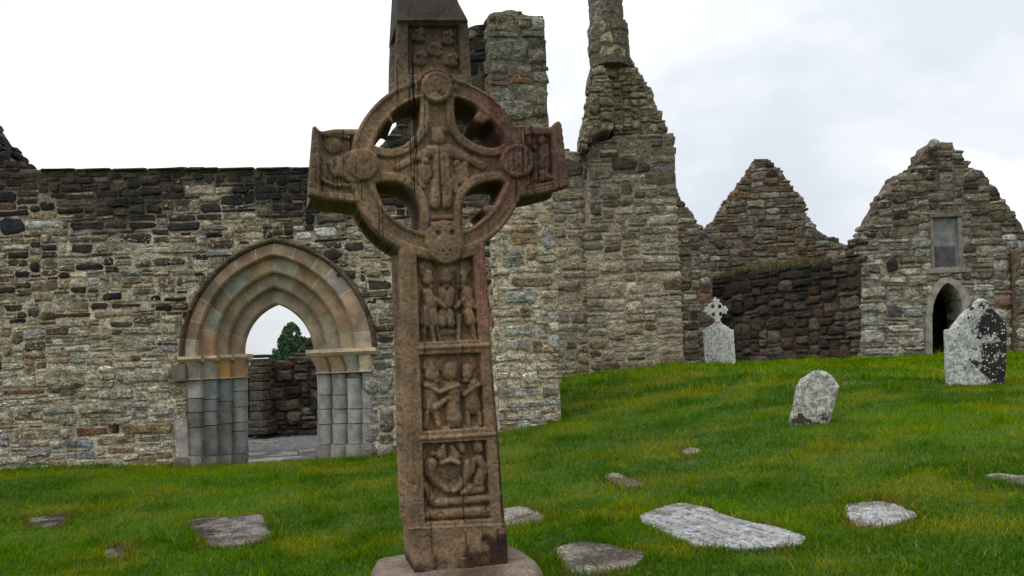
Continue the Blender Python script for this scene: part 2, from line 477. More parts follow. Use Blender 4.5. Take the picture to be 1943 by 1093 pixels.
def lerp(a, b, t): return tuple(x + (y - x) * t for x, y in zip(a, b))
_lc = None
def lump(c, ax, size, rng, rgb, li, name, mat, root):
    """one rough block: a rounded, dented box of 48 faces"""
    global _lc
    if _lc is None:
        bm = bmesh.new(); bmesh.ops.create_cube(bm, size=2.0); bmesh.ops.subdivide_edges(bm, edges=bm.edges[:], cuts=1, use_grid_fill=True)
        bm.verts.ensure_lookup_table(); _lc = (np.array([v.co[:] for v in bm.verts]), [tuple(v.index for v in f.verts) for f in bm.faces]); bm.free()
    v, f = _lc; nrm_ = np.abs(v).sum(1)
    w = v * np.where(nrm_ > 2.5, 0.80, np.where(nrm_ > 1.5, 0.92, 1.0))[:, None] + rng.normal(0, 0.07, v.shape)
    V = sum(w[:, k:k + 1] * np.array(ax[k]) * size[k] / 2 for k in range(3))
    o = obj(name, mesh(name, V, f, np.array(tuple(rgb) + (li,))), mat, root); o.location = c; return o
def edge_stones(root, fr, pts, T, pal, seed, size=(0.3, 0.15), mat=None, depth=2, inset=0.4, d0=0.02):
    """loose blocks along a broken wall head, laid flat, going back through its thickness"""
    rng = np.random.default_rng(seed); p = np.array(fr.poly(pts)); L_ = np.concatenate([[0], np.cumsum(np.hypot(*np.diff(p, axis=0).T))])
    s = 0.0
    while s < L_[-1]:
        a = np.interp(s, L_, p[:, 0]); b_ = np.interp(s, L_, p[:, 1]); k = min(np.searchsorted(L_, s, 'right'), len(p) - 1); tg = p[k] - p[k - 1]; tg = tg / (np.hypot(*tg) + 1e-9)
        w = size[0] * rng.uniform(0.6, 1.4); h = size[1] * rng.uniform(0.7, 1.35)
        nin = np.array((tg[1], -tg[0]))                       # into the wall when the path runs left to right along its head
        q = np.array((a, b_)) + nin * h * inset
        dd = T / depth
        for j in range(depth):
            c = fr.at(q[0] + rng.normal(0, 0.03), q[1] + rng.normal(0, 0.02), d0 - dd * (j + 0.5))
            x, y = to_px(c); rgb, li = pal(float(x), float(y), rng)
            lump(c, (fr.U, np.array((0, 0, 1.0)), fr.N), (w * rng.uniform(.85, 1.15), h, dd * rng.uniform(0.95, 1.15)), rng, rgb, li, 'edge_stone', mat or M_STONE, root)
        s += abs(tg[0]) * w * 0.85 + abs(tg[1]) * h * 0.8 + 0.02
def jitter(rng, c, v=0.18, h=0.05):
    k = math.exp(rng.normal(0, v)); return tuple(max(0.004, x * k * (1 + rng.normal(0, h * 0.45))) for x in c)

# ------------------------------------------------------------------ the ground
GP = []                                          # (x, y, z) marks the lawn passes through
def gp(px, py, Z): GP.append(tuple(P(px, py, Z)))
for q in ((-60, 899, 11.1), (0, 895, 11.1), (170, 888, 11.2), (330, 888, 11.2), (450, 882, 11.3), (535, 879, 11.3), (640, 873, 11.3), (740, 866, 11.4),
          (945, 815, 11.5), (1063, 789, 11.9), (1063, 719, 16.9), (1180, 705, 16.9), (1298, 693, 16.9), (1365, 703, 18.0), (1450, 690, 22),
          (1633, 683, 23.9), (1780, 676, 23.9), (1943, 668, 23.9), (1545, 806, 9.4), (1855, 731, 11.6), (1370, 1015, 5.8),
          (1670, 985, 5.8), (1140, 1065, 5.3), (435, 1012, 7.2), (85, 990, 8.0), (1910, 912, 6.3), (1180, 912, 7.7), (530, 838, 18.5), (535, 868, 12.6), (220, 1050, 6.5)):
    gp(*q)
GP += [(-0.35, 4.6, 0.04), (0, 0, 0.0), (4, 2, 0.15), (-4, 2, 0.0), (60, 60, 1.1), (0, 70, 0.5), (-60, 60, 0.2), (-50, 10, 0.0), (50, 5, 0.8), (40, -30, 0.3),
       (-40, -30, -0.1), (0, -30, 0.0), (300, 300, 0.5), (-300, 300, 0.0), (300, -300, 0.0), (-300, -300, 0.0), (0, 300, 0.3)]
GPA = np.array(GP)
def _tps(r2): return np.where(r2 > 0, 0.5 * r2 * np.log(r2 + 1e-12), 0)
_n = len(GPA); _S = 10.0
_xy = GPA[:, :2] / _S
_K = _tps(((_xy[:, None] - _xy[None]) ** 2).sum(-1)) + np.eye(_n) * 0.004
_Pm = np.hstack([np.ones((_n, 1)), _xy])
_A = np.vstack([np.hstack([_K, _Pm]), np.hstack([_Pm.T, np.zeros((3, 3))])])
_w = np.linalg.solve(_A, np.concatenate([GPA[:, 2], np.zeros(3)]))
def ground(x, y, rough=True):
    x = np.asarray(x, float); y = np.asarray(y, float); sh = x.shape
    X = x.ravel() / _S; Y = y.ravel() / _S; z = np.zeros(X.shape)
    for s in range(0, len(X), 40000):
        xs, ys = X[s:s + 40000], Y[s:s + 40000]
        r2 = (xs[:, None] - _xy[None, :, 0]) ** 2 + (ys[:, None] - _xy[None, :, 1]) ** 2
        z[s:s + 40000] = _tps(r2) @ _w[:_n] + _w[_n] + _w[_n + 1] * xs + _w[_n + 2] * ys
    z = z.reshape(sh)
    if rough:
        flat = np.zeros(x.shape); cut = np.zeros(x.shape)
        for sl in SLABS:
            c0 = np.mean(sl, 0); near = np.hypot(x - c0[0], y - c0[1]) < 1.8
            if near.any():
                s_ = sdpoly(x[near], y[near], sl); flat[near] = np.maximum(flat[near], 1 - sst(0.0, 0.2, s_)); cut[near] = np.maximum(cut[near], 1 - sst(-0.09, -0.02, s_))
        z = z + (fbm(x / 0.55, y / 0.55, 3, 40) * 0.055 + fbm(x / 2.5, y / 2.5, 2, 44) * 0.07) * (1 - flat) - 0.06 * cut - 0.6 * ((x > -8.8) & (x < -0.2) & (y > 12.0) & (y < 23.6))
    return z
def ground_hit(px, py):
    x, z = ray(px, py); Z = np.linspace(3, 40, 1500)
    zz = EYE + z * Z; g = ground(x * Z, Z, False)
    k = int(np.argmax(zz < g)); return (x * Z[k], Z[k])
def sheet_rows(edges_x, edges_y):
    X, Y = np.meshgrid(edges_x, edges_y, indexing='ij'); return X, Y
def zoomed(pts, ox, oy, s): return [(x / s + ox, y / s + oy) for x, y in pts]
SLAB_PX = [zoomed([(75, 240), (140, 205), (230, 165), (340, 135), (450, 105), (560, 105), (660, 125), (760, 145), (870, 190), (1000, 240), (1200, 300), (1350, 330), (1500, 360), (1620, 395), (1700, 420), (1770, 450), (1740, 520), (1620, 540), (1500, 555), (1300, 572), (1100, 575), (900, 560), (650, 545), (560, 500), (450, 455), (350, 410), (220, 350), (100, 295)], 1200, 940, 5.397),
           zoomed([(200, 470), (300, 448), (400, 436), (520, 438), (620, 448), (740, 490), (870, 570), (780, 600), (700, 620), (560, 662), (420, 660), (300, 660), (210, 580)], 1560, 860, 4.69),
           [(1055, 1044), (1075, 1034), (1100, 1030), (1150, 1034), (1195, 1044), (1228, 1053), (1222, 1064), (1190, 1078), (1150, 1090), (1090, 1092), (1062, 1072)],
           [(355, 988), (420, 983), (492, 977), (500, 985), (508, 1003), (516, 1020), (480, 1033), (405, 1041), (380, 1024), (366, 1004)],
           [(46, 986), (90, 980), (128, 974), (128, 985), (126, 998), (96, 1002), (66, 1003)], [(198, 1046), (220, 1041), (238, 1037), (241, 1055), (222, 1060), (202, 1062)],
           [(945, 968), (970, 962), (1000, 962), (1028, 975), (1042, 986), (1000, 996), (950, 995)], [(1146, 906), (1163, 898), (1185, 905), (1208, 914), (1228, 923), (1200, 927), (1168, 920)],
           [(1288, 857), (1310, 851), (1332, 856), (1314, 864)], [(1866, 905), (1895, 899), (1930, 904), (1980, 902), (1985, 930), (1930, 922), (1890, 914)]]
SLABS = []
for pts in SLAB_PX: SLABS.append([tuple(map(float, ground_hit(x, y))) for x, y in smooth_poly(pts, 2)])
gx = np.concatenate([[-400, -200, -100, -60, -35, -22, -15], np.arange(-11, 20.01, 0.11), [24, 32, 50, 90, 200, 400]])
gy = np.concatenate([[-400, -150, -50, -20, -8, -3], np.arange(0, 14, 0.09), np.arange(14, 27.01, 0.2), [30, 36, 45, 60, 90, 150, 300, 600]])
X, Y = np.meshgrid(gx, gy, indexing='ij'); Zg = ground(X, Y)
nx, ny = X.shape; ii = np.arange(nx * ny).reshape(nx, ny)
Q = np.stack([ii[:-1, :-1], ii[1:, :-1], ii[1:, 1:], ii[:-1, 1:]], -1).reshape(-1, 4)
def soil_material():
    b = NB('turf_soil')
    n1 = b.noise(1.1, 4); n2 = b.noise(9, 5, 0.7); n3 = b.noise(60, 4, 0.7)
    c = b.mix(b.ramp(n2, 0.35, 0.65), (0.028, 0.070, 0.003), (0.062, 0.125, 0.004))
    c = b.mix(b.ramp(n1, 0.50, 0.66, 0, 0.6), c, (0.095, 0.105, 0.010))
    c = b.mul(c, b.ramp(n3, 0.3, 0.7, 0.55, 1.35))
    return b.done(c, b.bump(b.math('ADD', n2, n3), 0.8, 0.03))
M_SOIL = soil_material()
g = obj('ground', mesh('ground', np.stack([X.ravel(), Y.ravel(), Zg.ravel()], -1), Q, smooth=True), M_SOIL); tag(g, kind='structure')
# ------------------------------------------------------------------ church front with the pointed doorway
KA = 1.15                                        # photograph value -> surface colour
def C(r, g, b, k=KA, sat=0.86):
    c = srgb(r, g, b); m_ = 0.3 * c[0] + 0.6 * c[1] + 0.1 * c[2]
    return tuple(min(0.8, (m_ + (v - m_) * sat) * k) for v in c)
class Frame3(Frame):
    def __init__(s, A, B, V=(0, 0, 1.0)):
        A = np.array(A, float); B = np.array(B, float); d = B - A; d[2] = 0
        s.O = np.array((A[0], A[1], EYE)); s.U = d / np.linalg.norm(d); s.N = np.array((s.U[1], -s.U[0], 0.0)); s.V = np.array(V, float)

FA = Frame((0, 880, 11.15), (740, 866, 11.45))
def facade_pal(x, y, rng):
    t = 1 - sst(360, 455, y + 26 * math.sin(x * 0.021) + rng.normal(0, 16)); u = sst(560, 720, y + rng.normal(0, 20)); r = rng.random()
    if rng.random() < t:
        c = C(34, 33, 34) if r < 0.62 else (C(62, 55, 45) if r < 0.9 else C(86, 76, 60))
        return jitter(rng, c), rng.uniform(0.0, 0.35) if rng.random() < 0.85 else 0.6
    if rng.random() < u:
        c = C(172, 165, 143) if r < 0.48 else C(152, 141, 119) if r < 0.76 else C(140, 139, 131) if r < 0.88 else C(130, 106, 78) if r < 0.97 else C(104, 76, 56)
        return jitter(rng, c, 0.14), rng.uniform(0.2, 0.75)
    c = C(42, 37, 33) if r < 0.16 else C(84, 66, 50) if r < 0.30 else C(126, 111, 88) if r < 0.58 else C(150, 139, 117) if r < 0.93 else C(112, 112, 106)
    return jitter(rng, c), rng.uniform(0.25, 0.85)
def facade_mortar(x, y):
    t = 1 - sst(350, 470, y + 30 * np.sin(x * 0.017 + 1) + 60 * fbm(x / 60, y / 60, 2, 3))
    return lerp(C(162, 150, 125), C(66, 61, 52), t)
front = thing('church_wall', 'long ruined rubble wall with a pointed moulded doorway, left behind the carved cross', 'church wall')
fpoly = FA.poly([(-320, 980), (-320, 60), (-170, 120), (-95, 185), (-58, 228), (-50, 242), (-44, 254), (-34, 258), (-28, 272), (-14, 284), (-6, 296), (10, 304), (26, 316), (40, 322), (200, 321),
                 (400, 319), (560, 318), (690, 314), (716, 290), (735, 262), (772, 215), (800, 180), (840, 120), (868, 80), (885, 57), (905, 48), (925, 45), (962, 45), (962, 960)])

def pointed(fr, d, l, a, r, n=24):
    (ax, rx, lx), (ay, ry, ly) = fr.ab([a[0], r[0], l[0]], [a[1], r[1], l[1]], d)
    def half(sx, sy, sg):
        w = abs(ax - sx); h = ay - sy; R = (w * w + h * h) / (2 * w); cx = sx + sg * R
        f1 = math.atan2(h, (ax - cx) * (-sg)); f = np.linspace(0, f1, n)      # measured from the springing
        return np.stack([cx - sg * R * np.cos(f), sy + R * np.sin(f)], -1)
    return half(lx, ly, 1), half(rx, ry, -1)
DEP = [0.02, -0.13, -0.27, -0.41, -0.60]
ORD = [((340, 681), (520, 450), (715, 659)), ((351, 680), (520, 461), (706, 659)), ((380, 677), (522, 487), (677, 661)),
       ((411, 675), (523, 518), (649, 662)), ((437, 673), (523, 547), (622, 664)), ((459, 672), (524, 577), (594, 666))]
arcs = [pointed(FA, 0.03, *ORD[0])] + [pointed(FA, DEP[min(k, 3)], *ORD[k + 1]) for k in range(5)]
def loop_of(arc): return [tuple(p) for p in arc[0]] + [tuple(p) for p in arc[1][::-1]]
hood_out = loop_of(arcs[0]); hood_in = loop_of(arcs[1])
gl = FA.poly([(344, 990), (704, 990)])
st_hole = FA.poly([(330, 990), (332, 790), (350, 786), (346, 700), (338, 690)]) + hood_out + FA.poly([(716, 672), (704, 678), (706, 706), (690, 712), (690, 990)])
co_hole = [gl[0]] + [(hood_in[0][0] + 0.02, hood_in[0][1])] + hood_in[1:-1] + [(hood_in[-1][0] - 0.02, hood_in[-1][1])] + [gl[1]]
put = FA.poly([(204, 824), (226, 826), (227, 806), (206, 803)])
FIX = []
for x0, y0, x1, y1, c, li in (
        (88, 692, 160, 742, C(152, 143, 116), .15), (46, 417, 116, 437, C(165, 165, 160), .9), (562, 440, 592, 456, C(170, 168, 160), .95), (598, 430, 640, 452, C(175, 174, 168), .95),
        (133, 419, 198, 437, C(32, 31, 36), .1), (200, 421, 240, 436, C(40, 40, 44), .1), (0, 412, 48, 446, C(38, 38, 48), .05), (318, 420, 380, 440, C(44, 45, 50), .1),
        (134, 462, 176, 482, C(36, 33, 30), .5), (194, 554, 232, 570, C(34, 33, 38), .3), (212, 574, 280, 586, C(58, 42, 30), .2), (172, 573, 205, 588, C(56, 44, 33), .3),
        (104, 592, 172, 604, C(82, 58, 38), .2), (310, 562, 354, 573, C(36, 32, 38), .4), (18, 604, 50, 615, C(36, 32, 28), .1), (210, 607, 252, 624, C(66, 66, 60), .6),
        (222, 700, 318, 730, C(142, 138, 118), .4), (188, 737, 252, 760, C(155, 150, 132), .5), (148, 766, 238, 788, C(138, 130, 106), .4), (144, 810, 204, 830, C(112, 74, 48), .3),
        (230, 799, 328, 825, C(140, 120, 84), .4), (0, 806, 92, 814, C(66, 52, 38), .2), (80, 770, 142, 790, C(126, 130, 122), .4), (122, 832, 176, 852, C(128, 130, 134), .6),
        (204, 846, 254, 862, C(134, 102, 82), .2), (184, 826, 258, 846, C(128, 112, 78), .2), (320, 690, 350, 724, C(96, 92, 76), .5), (320, 735, 348, 755, C(122, 112, 88), .3),
        (218, 640, 296, 670, C(142, 134, 112), .3), (290, 486, 352, 507, C(76, 70, 58), .8), (254, 487, 288, 508, C(118, 112, 96), .9), (300, 526, 334, 556, C(98, 74, 56), .9),
        (6, 738, 86, 750, C(104, 76, 54), .3), (288, 766, 330, 790, C(142, 142, 126), .3), (612, 472, 650, 494, C(50, 50, 52), .1), (652, 458, 690, 478, C(60, 54, 48), .4),
        (634, 510, 676, 530, C(52, 52, 54), .2), (700, 528, 742, 552, C(64, 58, 50), .3),
        (720, 706, 748, 748, C(126, 126, 118), .4), (692, 717, 718, 748, C(128, 126, 116), .3), (705, 703, 732, 716, C(158, 154, 140), .3), (692, 750, 748, 774, C(118, 118, 110), .3),
        (692, 776, 718, 804, C(128, 126, 116), .3), (720, 776, 748, 820, C(112, 104, 90), .6), (692, 806, 716, 842, C(130, 128, 118), .3), (718, 822, 748, 846, C(104, 98, 84), .7),
        (692, 845, 717, 866, C(126, 118, 108), .4), (706, 668, 748, 684, C(104, 108, 104), .2), (708, 686, 742, 701, C(92, 92, 84), .6)):
    FIX.append((x0, y0, x1, y1, c, li))
rubble(front, FA, fpoly, [st_hole, put], (0.074, 0.050), (0.08, 0.28, 0.3, 0.18, 0.1, 0.06), facade_pal, 11, T=0.95, rc=0.06, core_holes=[co_hole, put],
       fixed=FIX, mortar=facade_mortar, hts=(0.34, 0.5, 0.16), proud=(0.002, 0.020), gap=0.012, amp=0.020)
edge_stones(front, FA, [(-300, 66), (-170, 120), (-95, 185), (-58, 228), (-28, 266), (0, 300), (40, 321)], 0.9, facade_pal, 12, (0.16, 0.12), inset=0.4, depth=4)
edge_stones(front, FA, [(690, 314), (716, 290), (735, 262), (772, 215), (800, 180), (840, 120), (868, 80), (885, 57), (920, 47)], 0.9, lambda x, y, r: (jitter(r, C(92, 88, 74)), .5), 13, (0.18, 0.10), inset=0.5)
# flat coping along the wall head
for k in range(9):
    x0, x1 = 78 + k * 68, 78 + k * 68 + 64; yy = 321 - 0.006 * (x0 - 78)
    a, b = FA.ab([x0, x1], [yy + 5, yy - 2])
    A, D, f = stone_shape(RNG, a[0], b[0], a[1], b[1], 0.05, 0.004, 0.05)
    V = FA.at(A[:, 0], A[:, 1], D); cen = V.mean(0)
    o = obj('coping_stone', mesh('coping_stone', V - cen, f, np.array(jitter(RNG, C(74, 70, 64)) + (0.3,))), M_STONE, front); o.location = cen

# doorway: hood mould, four orders of voussoirs, jamb shafts, capitals, impost blocks
def sweep(inner, outer, prof, fr):
    """profile points (s across inner->outer, d) along two matching arcs; closed solid"""
    n = len(inner); k = len(prof)
    V = np.concatenate([fr.at(inner[:, 0] + (outer[:, 0] - inner[:, 0]) * s, inner[:, 1] + (outer[:, 1] - inner[:, 1]) * s, d) for s, d in prof])
    f = []
    for a in range(k):
        b = (a + 1) % k
        for i in range(n - 1):
            f.append((a * n + i, a * n + i + 1, b * n + i + 1, b * n + i))
    f.append(tuple(a * n for a in range(k))); f.append(tuple(a * n + n - 1 for a in reversed(range(k))))
    return V, f
def fixn(me):
    bm = bmesh.new(); bm.from_mesh(me); bmesh.ops.recalc_face_normals(bm, faces=bm.faces); bm.to_mesh(me); bm.free()
hi_ = np.concatenate([arcs[1][0], arcs[1][1][::-1][1:]]); ho_ = np.concatenate([arcs[0][0], arcs[0][1][::-1][1:]])
V, f = sweep(hi_, ho_, [(-0.05, -0.1), (-0.05, 0.03), (0.2, 0.075), (0.55, 0.085), (0.9, 0.06), (1.08, 0.0), (1.08, -0.1)], FA)
hood = obj('doorway', mesh('doorway', V, f, np.array(C(84, 70, 54) + (0.45,))), M_STONE, front); fixn(hood.data)
hood['label'] = 'pointed doorway of four stepped orders under a dark hood mould'
VC = [  # left springing -> crown, then right springing -> crown
    ([(150, 140, 124), (150, 98, 66), (144, 104, 68), (112, 102, 78), (138, 106, 76), (152, 98, 66), (164, 114, 82)], [(150, 142, 128), (146, 120, 96), (160, 112, 82), (120, 122, 126), (150, 132, 104), (124, 84, 60), (162, 122, 92)]),
    ([(172, 118, 66), (150, 152, 146), (132, 106, 70), (150, 156, 150), (152, 112, 68)], [(142, 118, 80), (166, 106, 60), (152, 108, 64), (150, 112, 64), (150, 156, 146)]),
    ([(132, 106, 82), (122, 102, 68), (126, 112, 82), (134, 118, 88), (140, 126, 100)], [(126, 118, 102), (130, 116, 96), (150, 106, 68), (122, 106, 82), (142, 126, 106)]),
    ([(152, 116, 86), (136, 116, 96), (132, 116, 96), (126, 112, 92)], [(124, 108, 86), (132, 114, 92), (138, 120, 98), (134, 118, 98)])]
for k in range(4):
    d = DEP[k]; th = (DEP[k + 1] - d) - 0.12 if k < 3 else DEP[4] - d
    for side in (0, 1):
        inner = arcs[k + 2][side] if k + 2 < len(arcs) else None
        outer = arcs[k + 1][side]; cols = VC[k][side]; ns = len(cols)
        w = np.array([RNG.uniform(0.75, 1.25) for _ in cols]); tt = np.concatenate([[0], np.cumsum(w) / w.sum()])
        for q, c in enumerate(cols):
            t = np.linspace(tt[q], tt[q + 1], 5) * (len(inner) - 1); t[0] += 0.10; t[-1] -= 0.10
            ip = np.stack([np.interp(t, np.arange(len(inner)), inner[:, z]) for z in (0, 1)], -1)
            op = np.stack([np.interp(t, np.arange(len(outer)), outer[:, z]) for z in (0, 1)], -1)
            j = RNG.normal(0, 0.003)
            V, f = sweep(ip, op, [(0, d + th), (0, d - 0.030), (0.03, d - 0.026), (0.10, d - 0.003), (0.14, d + j), (1.0, d + j), (1.22, d + j - 0.02), (1.22, d + th)], FA)
            o = obj('voussoir', mesh('voussoir', V, f, np.array(jitter(RNG, lerp(C(*c, sat=0.7), C(152, 130, 100, sat=0.8), 0.5), 0.06, 0.02) + (0.12,))), M_DRESS, hood); fixn(o.data)
    # pale joint filling just behind the faces
    ci = np.concatenate([arcs[k + 2][0], arcs[k + 2][1][::-1][1:]]); co = np.concatenate([arcs[k + 1][0], arcs[k + 1][1][::-1][1:]])
    V, f = sweep(ci, co, [(0.012, d + th + 0.01), (0.012, d - 0.032), (0.11, d - 0.006), (1.0, d - 0.005), (1.2, d - 0.03), (1.2, d + th + 0.01)], FA)
    o = obj('joint_mortar', mesh('joint_mortar', V, f, np.array(C(186, 170, 142) + (0.1,))), M_DRESS, hood); fixn(o.data)

def shaft_block(x0, x1, y0, y1, d, bulge, rgb, li, name='jamb_block', back=0.34, flat=False):
    a, b = FA.ab([x0, x1], [y1, y0], d); w = a[1] - a[0]
    n = 9; s = np.linspace(0, 1, n)
    g_ = 0.0010
    prof = [(a[0] + 0.003, d - back)] + [(a[0] + 0.003 + (w - 0.006) * t, d - 0.01 - bulge + bulge * math.sqrt(max(0, 1 - (2 * t - 1) ** 2 * 0.98))) for t in s] + [(a[1] - 0.003, d - back)]
    m_ = len(prof); V = []
    for z in (b[0] + g_, b[1] - g_):
        V += [FA.at(p[0], z, p[1]) for p in prof]
    f = [(i, (i + 1) % m_, m_ + (i + 1) % m_, m_ + i) for i in range(m_)] + [tuple(range(m_))[::-1], tuple(range(m_, 2 * m_))]
    o = obj(name, mesh(name, np.array(V), f, np.array(tuple(rgb) + (li,))), M_DRESS, hood); fixn(o.data); return o
def roll(y, x): return y - 0.042 * (x - 440)
LJ = [((353, 379), 0, 0.03, [717, 753, 780, 809, 862, 884], [(152, 148, 138), (96, 92, 92), (82, 76, 76), (112, 106, 98), (120, 114, 102)]),
      ((378, 408), 1, 0.05, [717, 756, 779, 806, 864, 884], [(112, 118, 130), (106, 110, 118), (118, 112, 106), (98, 92, 84), (124, 118, 108)]),
      ((407, 436), 2, 0.05, [716, 761, 804, 863, 884], [(88, 94, 108), (94, 84, 82), (92, 86, 80), (118, 112, 100)]),
      ((435, 464), 3, 0.07, [715, 743, 773, 802, 819, 862, 884], [(128, 126, 120), (116, 116, 112), (118, 118, 114), (112, 112, 108), (104, 102, 96), (110, 104, 94)])]
RJ = [((600, 630), 3, 0.10, [714, 757, 784, 813, 852, 884], [(140, 140, 134), (148, 148, 142), (142, 142, 136), (138, 138, 130), (104, 98, 88)]),
      ((629, 660), 2, 0.11, [713, 758, 785, 813, 852, 884], [(132, 134, 138), (142, 140, 134), (138, 136, 128), (142, 140, 132), (128, 124, 114)]),
      ((658, 690), 1, 0.11, [712, 726, 786, 814, 853, 884], [(98, 100, 110), (146, 146, 138), (142, 142, 134), (132, 130, 124), (126, 122, 114)]),
      ((688, 704), 0, 0.01, [711, 750, 786, 815, 853, 884], [(140, 138, 126), (134, 132, 122), (136, 134, 124), (130, 128, 118), (124, 118, 108)])]
for (x0, x1), k, bl, ys, cs in LJ + RJ:
    for q, c in enumerate(cs):
        rr = lambda y: roll(y, (x0 + x1) / 2)
        dl = 1.5 if q == len(cs) - 1 else 0
        shaft_block(x0 - dl, x1 + dl, rr(ys[q]), rr(ys[q + 1]) + (8 if q == len(cs) - 1 else 0), DEP[k] + (0.03 if q == len(cs) - 1 else 0), bl * (0.5 if q == len(cs) - 1 else 1),
                    jitter(RNG, lerp(C(*c, sat=0.55), C(136, 133, 124), 0.4 if x0 > 500 else 0.25), 0.05, 0.02), 0.3, back=0.19 if k == 3 else 0.34)
shaft_block(332, 354, 796, 869, 0.06, 0.015, C(136, 130, 122), 0.75); shaft_block(329, 357, 869, 894, 0.09, 0.015, C(104, 98, 84), 0.6)
shaft_block(324, 350, 692, 724, 0.12, 0.02, C(98, 94, 78), 0.5, 'corbel_stone')
# capitals: swelling upwards; then chamfered impost blocks
def capital(xb0, xb1, xt0, xt1, yb, yt, d, out_, rgb, li=0.1):
    rows = []
    for t in np.linspace(0, 1, 6):
        x0 = xb0 + (xt0 - xb0) * t ** 1.8; x1 = xb1 + (xt1 - xb1) * t ** 1.8; y = yb + (yt - yb) * t
        a, b = FA.ab([x0, x1], [y, y], d); o_ = out_ * t ** 1.6; w = a[1] - a[0]
        pr = [(a[0], d - 0.2), (a[0], d - 0.03 + o_), (a[0] + 0.2 * w, d + o_), (a[1] - 0.2 * w, d + o_), (a[1], d - 0.03 + o_), (a[1], d - 0.2)]
        rows.append([FA.at(p, b.mean(), q) for p, q in pr])
    m_ = 6; V = np.array(rows).reshape(-1, 3)
    f = [(r * m_ + i, r * m_ + (i + 1) % m_, (r + 1) * m_ + (i + 1) % m_, (r + 1) * m_ + i) for r in range(5) for i in range(m_)]
    f += [tuple(range(m_))[::-1], tuple(range(5 * m_, 6 * m_))]
    o = obj('capital', mesh('capital', V, f, np.array(tuple(rgb) + (li,))), M_DRESS, hood); fixn(o.data)
def impost(x0, x1, yt, yb, d, out_, rgb):
    a, b = FA.ab([x0, x1], [yb, yt], d); h = b[1] - b[0]
    pr = [(b[0], -0.2), (b[0], out_ * 0.35), (b[0] + 0.12 * h, out_ * 0.6), (b[0] + 0.55 * h, out_), (b[0] + 0.62 * h, out_ * 0.8), (b[0] + 0.70 * h, out_ * 0.8), (b[1], out_ * 0.75), (b[1], -0.2)]
    m_ = len(pr); V = np.array([FA.at(x, z, d + q) for x in a for z, q in pr])
    f = [(i, (i + 1) % m_, m_ + (i + 1) % m_, m_ + i) for i in range(m_)] + [tuple(range(m_)), tuple(range(m_, 2 * m_))[::-1]]
    o = obj('impost_block', mesh('impost_block', V, f, np.array(tuple(rgb) + (0.05,))), M_DRESS, hood); fixn(o.data)
for q, (k, b0, b1, t0, t1, c) in enumerate(((0, 353, 379, 350, 379, (140, 122, 108)), (1, 378, 408, 377, 409, (144, 138, 122)), (2, 407, 436, 408, 438, (166, 124, 62)), (3, 435, 464, 437, 468, (160, 128, 90)))):
    capital(b0, b1, t0, t1, roll(716, b0), roll(683, b0), DEP[k], 0.05, C(*c))
    impost(t0 - (10 if q == 0 else 0), t1 + 5, roll(671.5, t0), roll(684.5, t0), DEP[k], 0.09, jitter(RNG, C(172, 150, 118), 0.05, 0.02))
    impost(b0 - 1, b1 + 2, roll(714.5, b0), roll(718.5, b0), DEP[k], 0.05, C(164, 152, 130))
for q, (k, b0, b1, t0, t1, c) in enumerate(((3, 600, 630, 588, 623, (150, 124, 92)), (2, 629, 660, 619, 651, (142, 120, 90)), (1, 658, 690, 650, 681, (140, 136, 128)), (0, 682, 704, 680, 705, (178, 160, 126)))):
    capital(b0, b1, t0, t1, roll(714, b0), roll(684, b0), DEP[k], 0.05, C(*c))
    impost(t0 - 6, t1 + (9 if q == 3 else 0), roll(669, t0), roll(684.5, t0), DEP[k], 0.09, jitter(RNG, C(176, 156, 124), 0.05, 0.02))
    impost(b0 - 2, b1 + 1, roll(713, b0), roll(717, b0), DEP[k], 0.05, C(170, 156, 132))

# ------------------------------------------------------------------ inside the roofless church
a_, b_ = FA.at(-1, 0, -1.0), None
_fa, _fb = float(ground(-3.3, 11.9, False)), float(ground(-5.0, 18.5, False))
def floor_z(y): return np.interp(y, [11.9, 18.5], [_fa, _fb])
gxs = np.linspace(-9, 0.2, 60); gys = np.linspace(11.9, 24, 80)
X, Y = np.meshgrid(gxs, gys, indexing='ij'); Zs = floor_z(Y) + 0.02 + fbm(X / .5, Y / .5, 2, 9) * 0.03
ii = np.arange(X.size).reshape(X.shape); Q = np.stack([ii[:-1, :-1], ii[1:, :-1], ii[1:, 1:], ii[:-1, 1:]], -1).reshape(-1, 4)
b = NB('grey_gravel'); v = b.vor(26); v2 = b.vor(26, None, 'Color'); n1 = b.noise(3, 3)
c = b.mix(0.75, v2, (0.16, 0.16, 0.17)); hs = b.n('ShaderNodeHueSaturation'); hs.inputs['Saturation'].default_value = 0.12; hs.inputs['Value'].default_value = 0.48; b.l(c, hs.inputs['Color'])
c = b.mix(b.ramp(n1, 0.5, 0.65, 0, 0.5), hs.outputs[0], (0.06, 0.065, 0.05))
M_GRAVEL = b.done(c, b.bump(v, 1.0, 0.04), 0.45)
g = obj('gravel_floor', mesh('gravel_floor', np.stack([X.ravel(), Y.ravel(), Zs.ravel()], -1), Q, smooth=True), M_GRAVEL); tag(g, kind='structure')
rs = np.random.default_rng(3)                    # loose chippings near the door
pv, pf, n = [], [], 0
oct_ = np.array([(1, 0, 0), (0, 1, 0), (-1, 0, 0), (0, -1, 0), (0, 0, 1)], float); of = [(0, 1, 4), (1, 2, 4), (2, 3, 4), (3, 0, 4)]
for _ in range(5000):
    y = rs.uniform(12.1, 19); x = y * rs.uniform(-0.345, -0.22)
    q = oct_ * rs.uniform(0.012, 0.035, 3) * (1, 1, 0.8); t = rs.uniform(0, 6.3); q = q @ np.array(((math.cos(t), -math.sin(t), 0), (math.sin(t), math.cos(t), 0), (0, 0, 1)))
    z = float(floor_z(y)) + 0.02
    pv.append(q + (x, y, z)); pf += [tuple(i + n for i in f_) for f_ in of]; n += 5
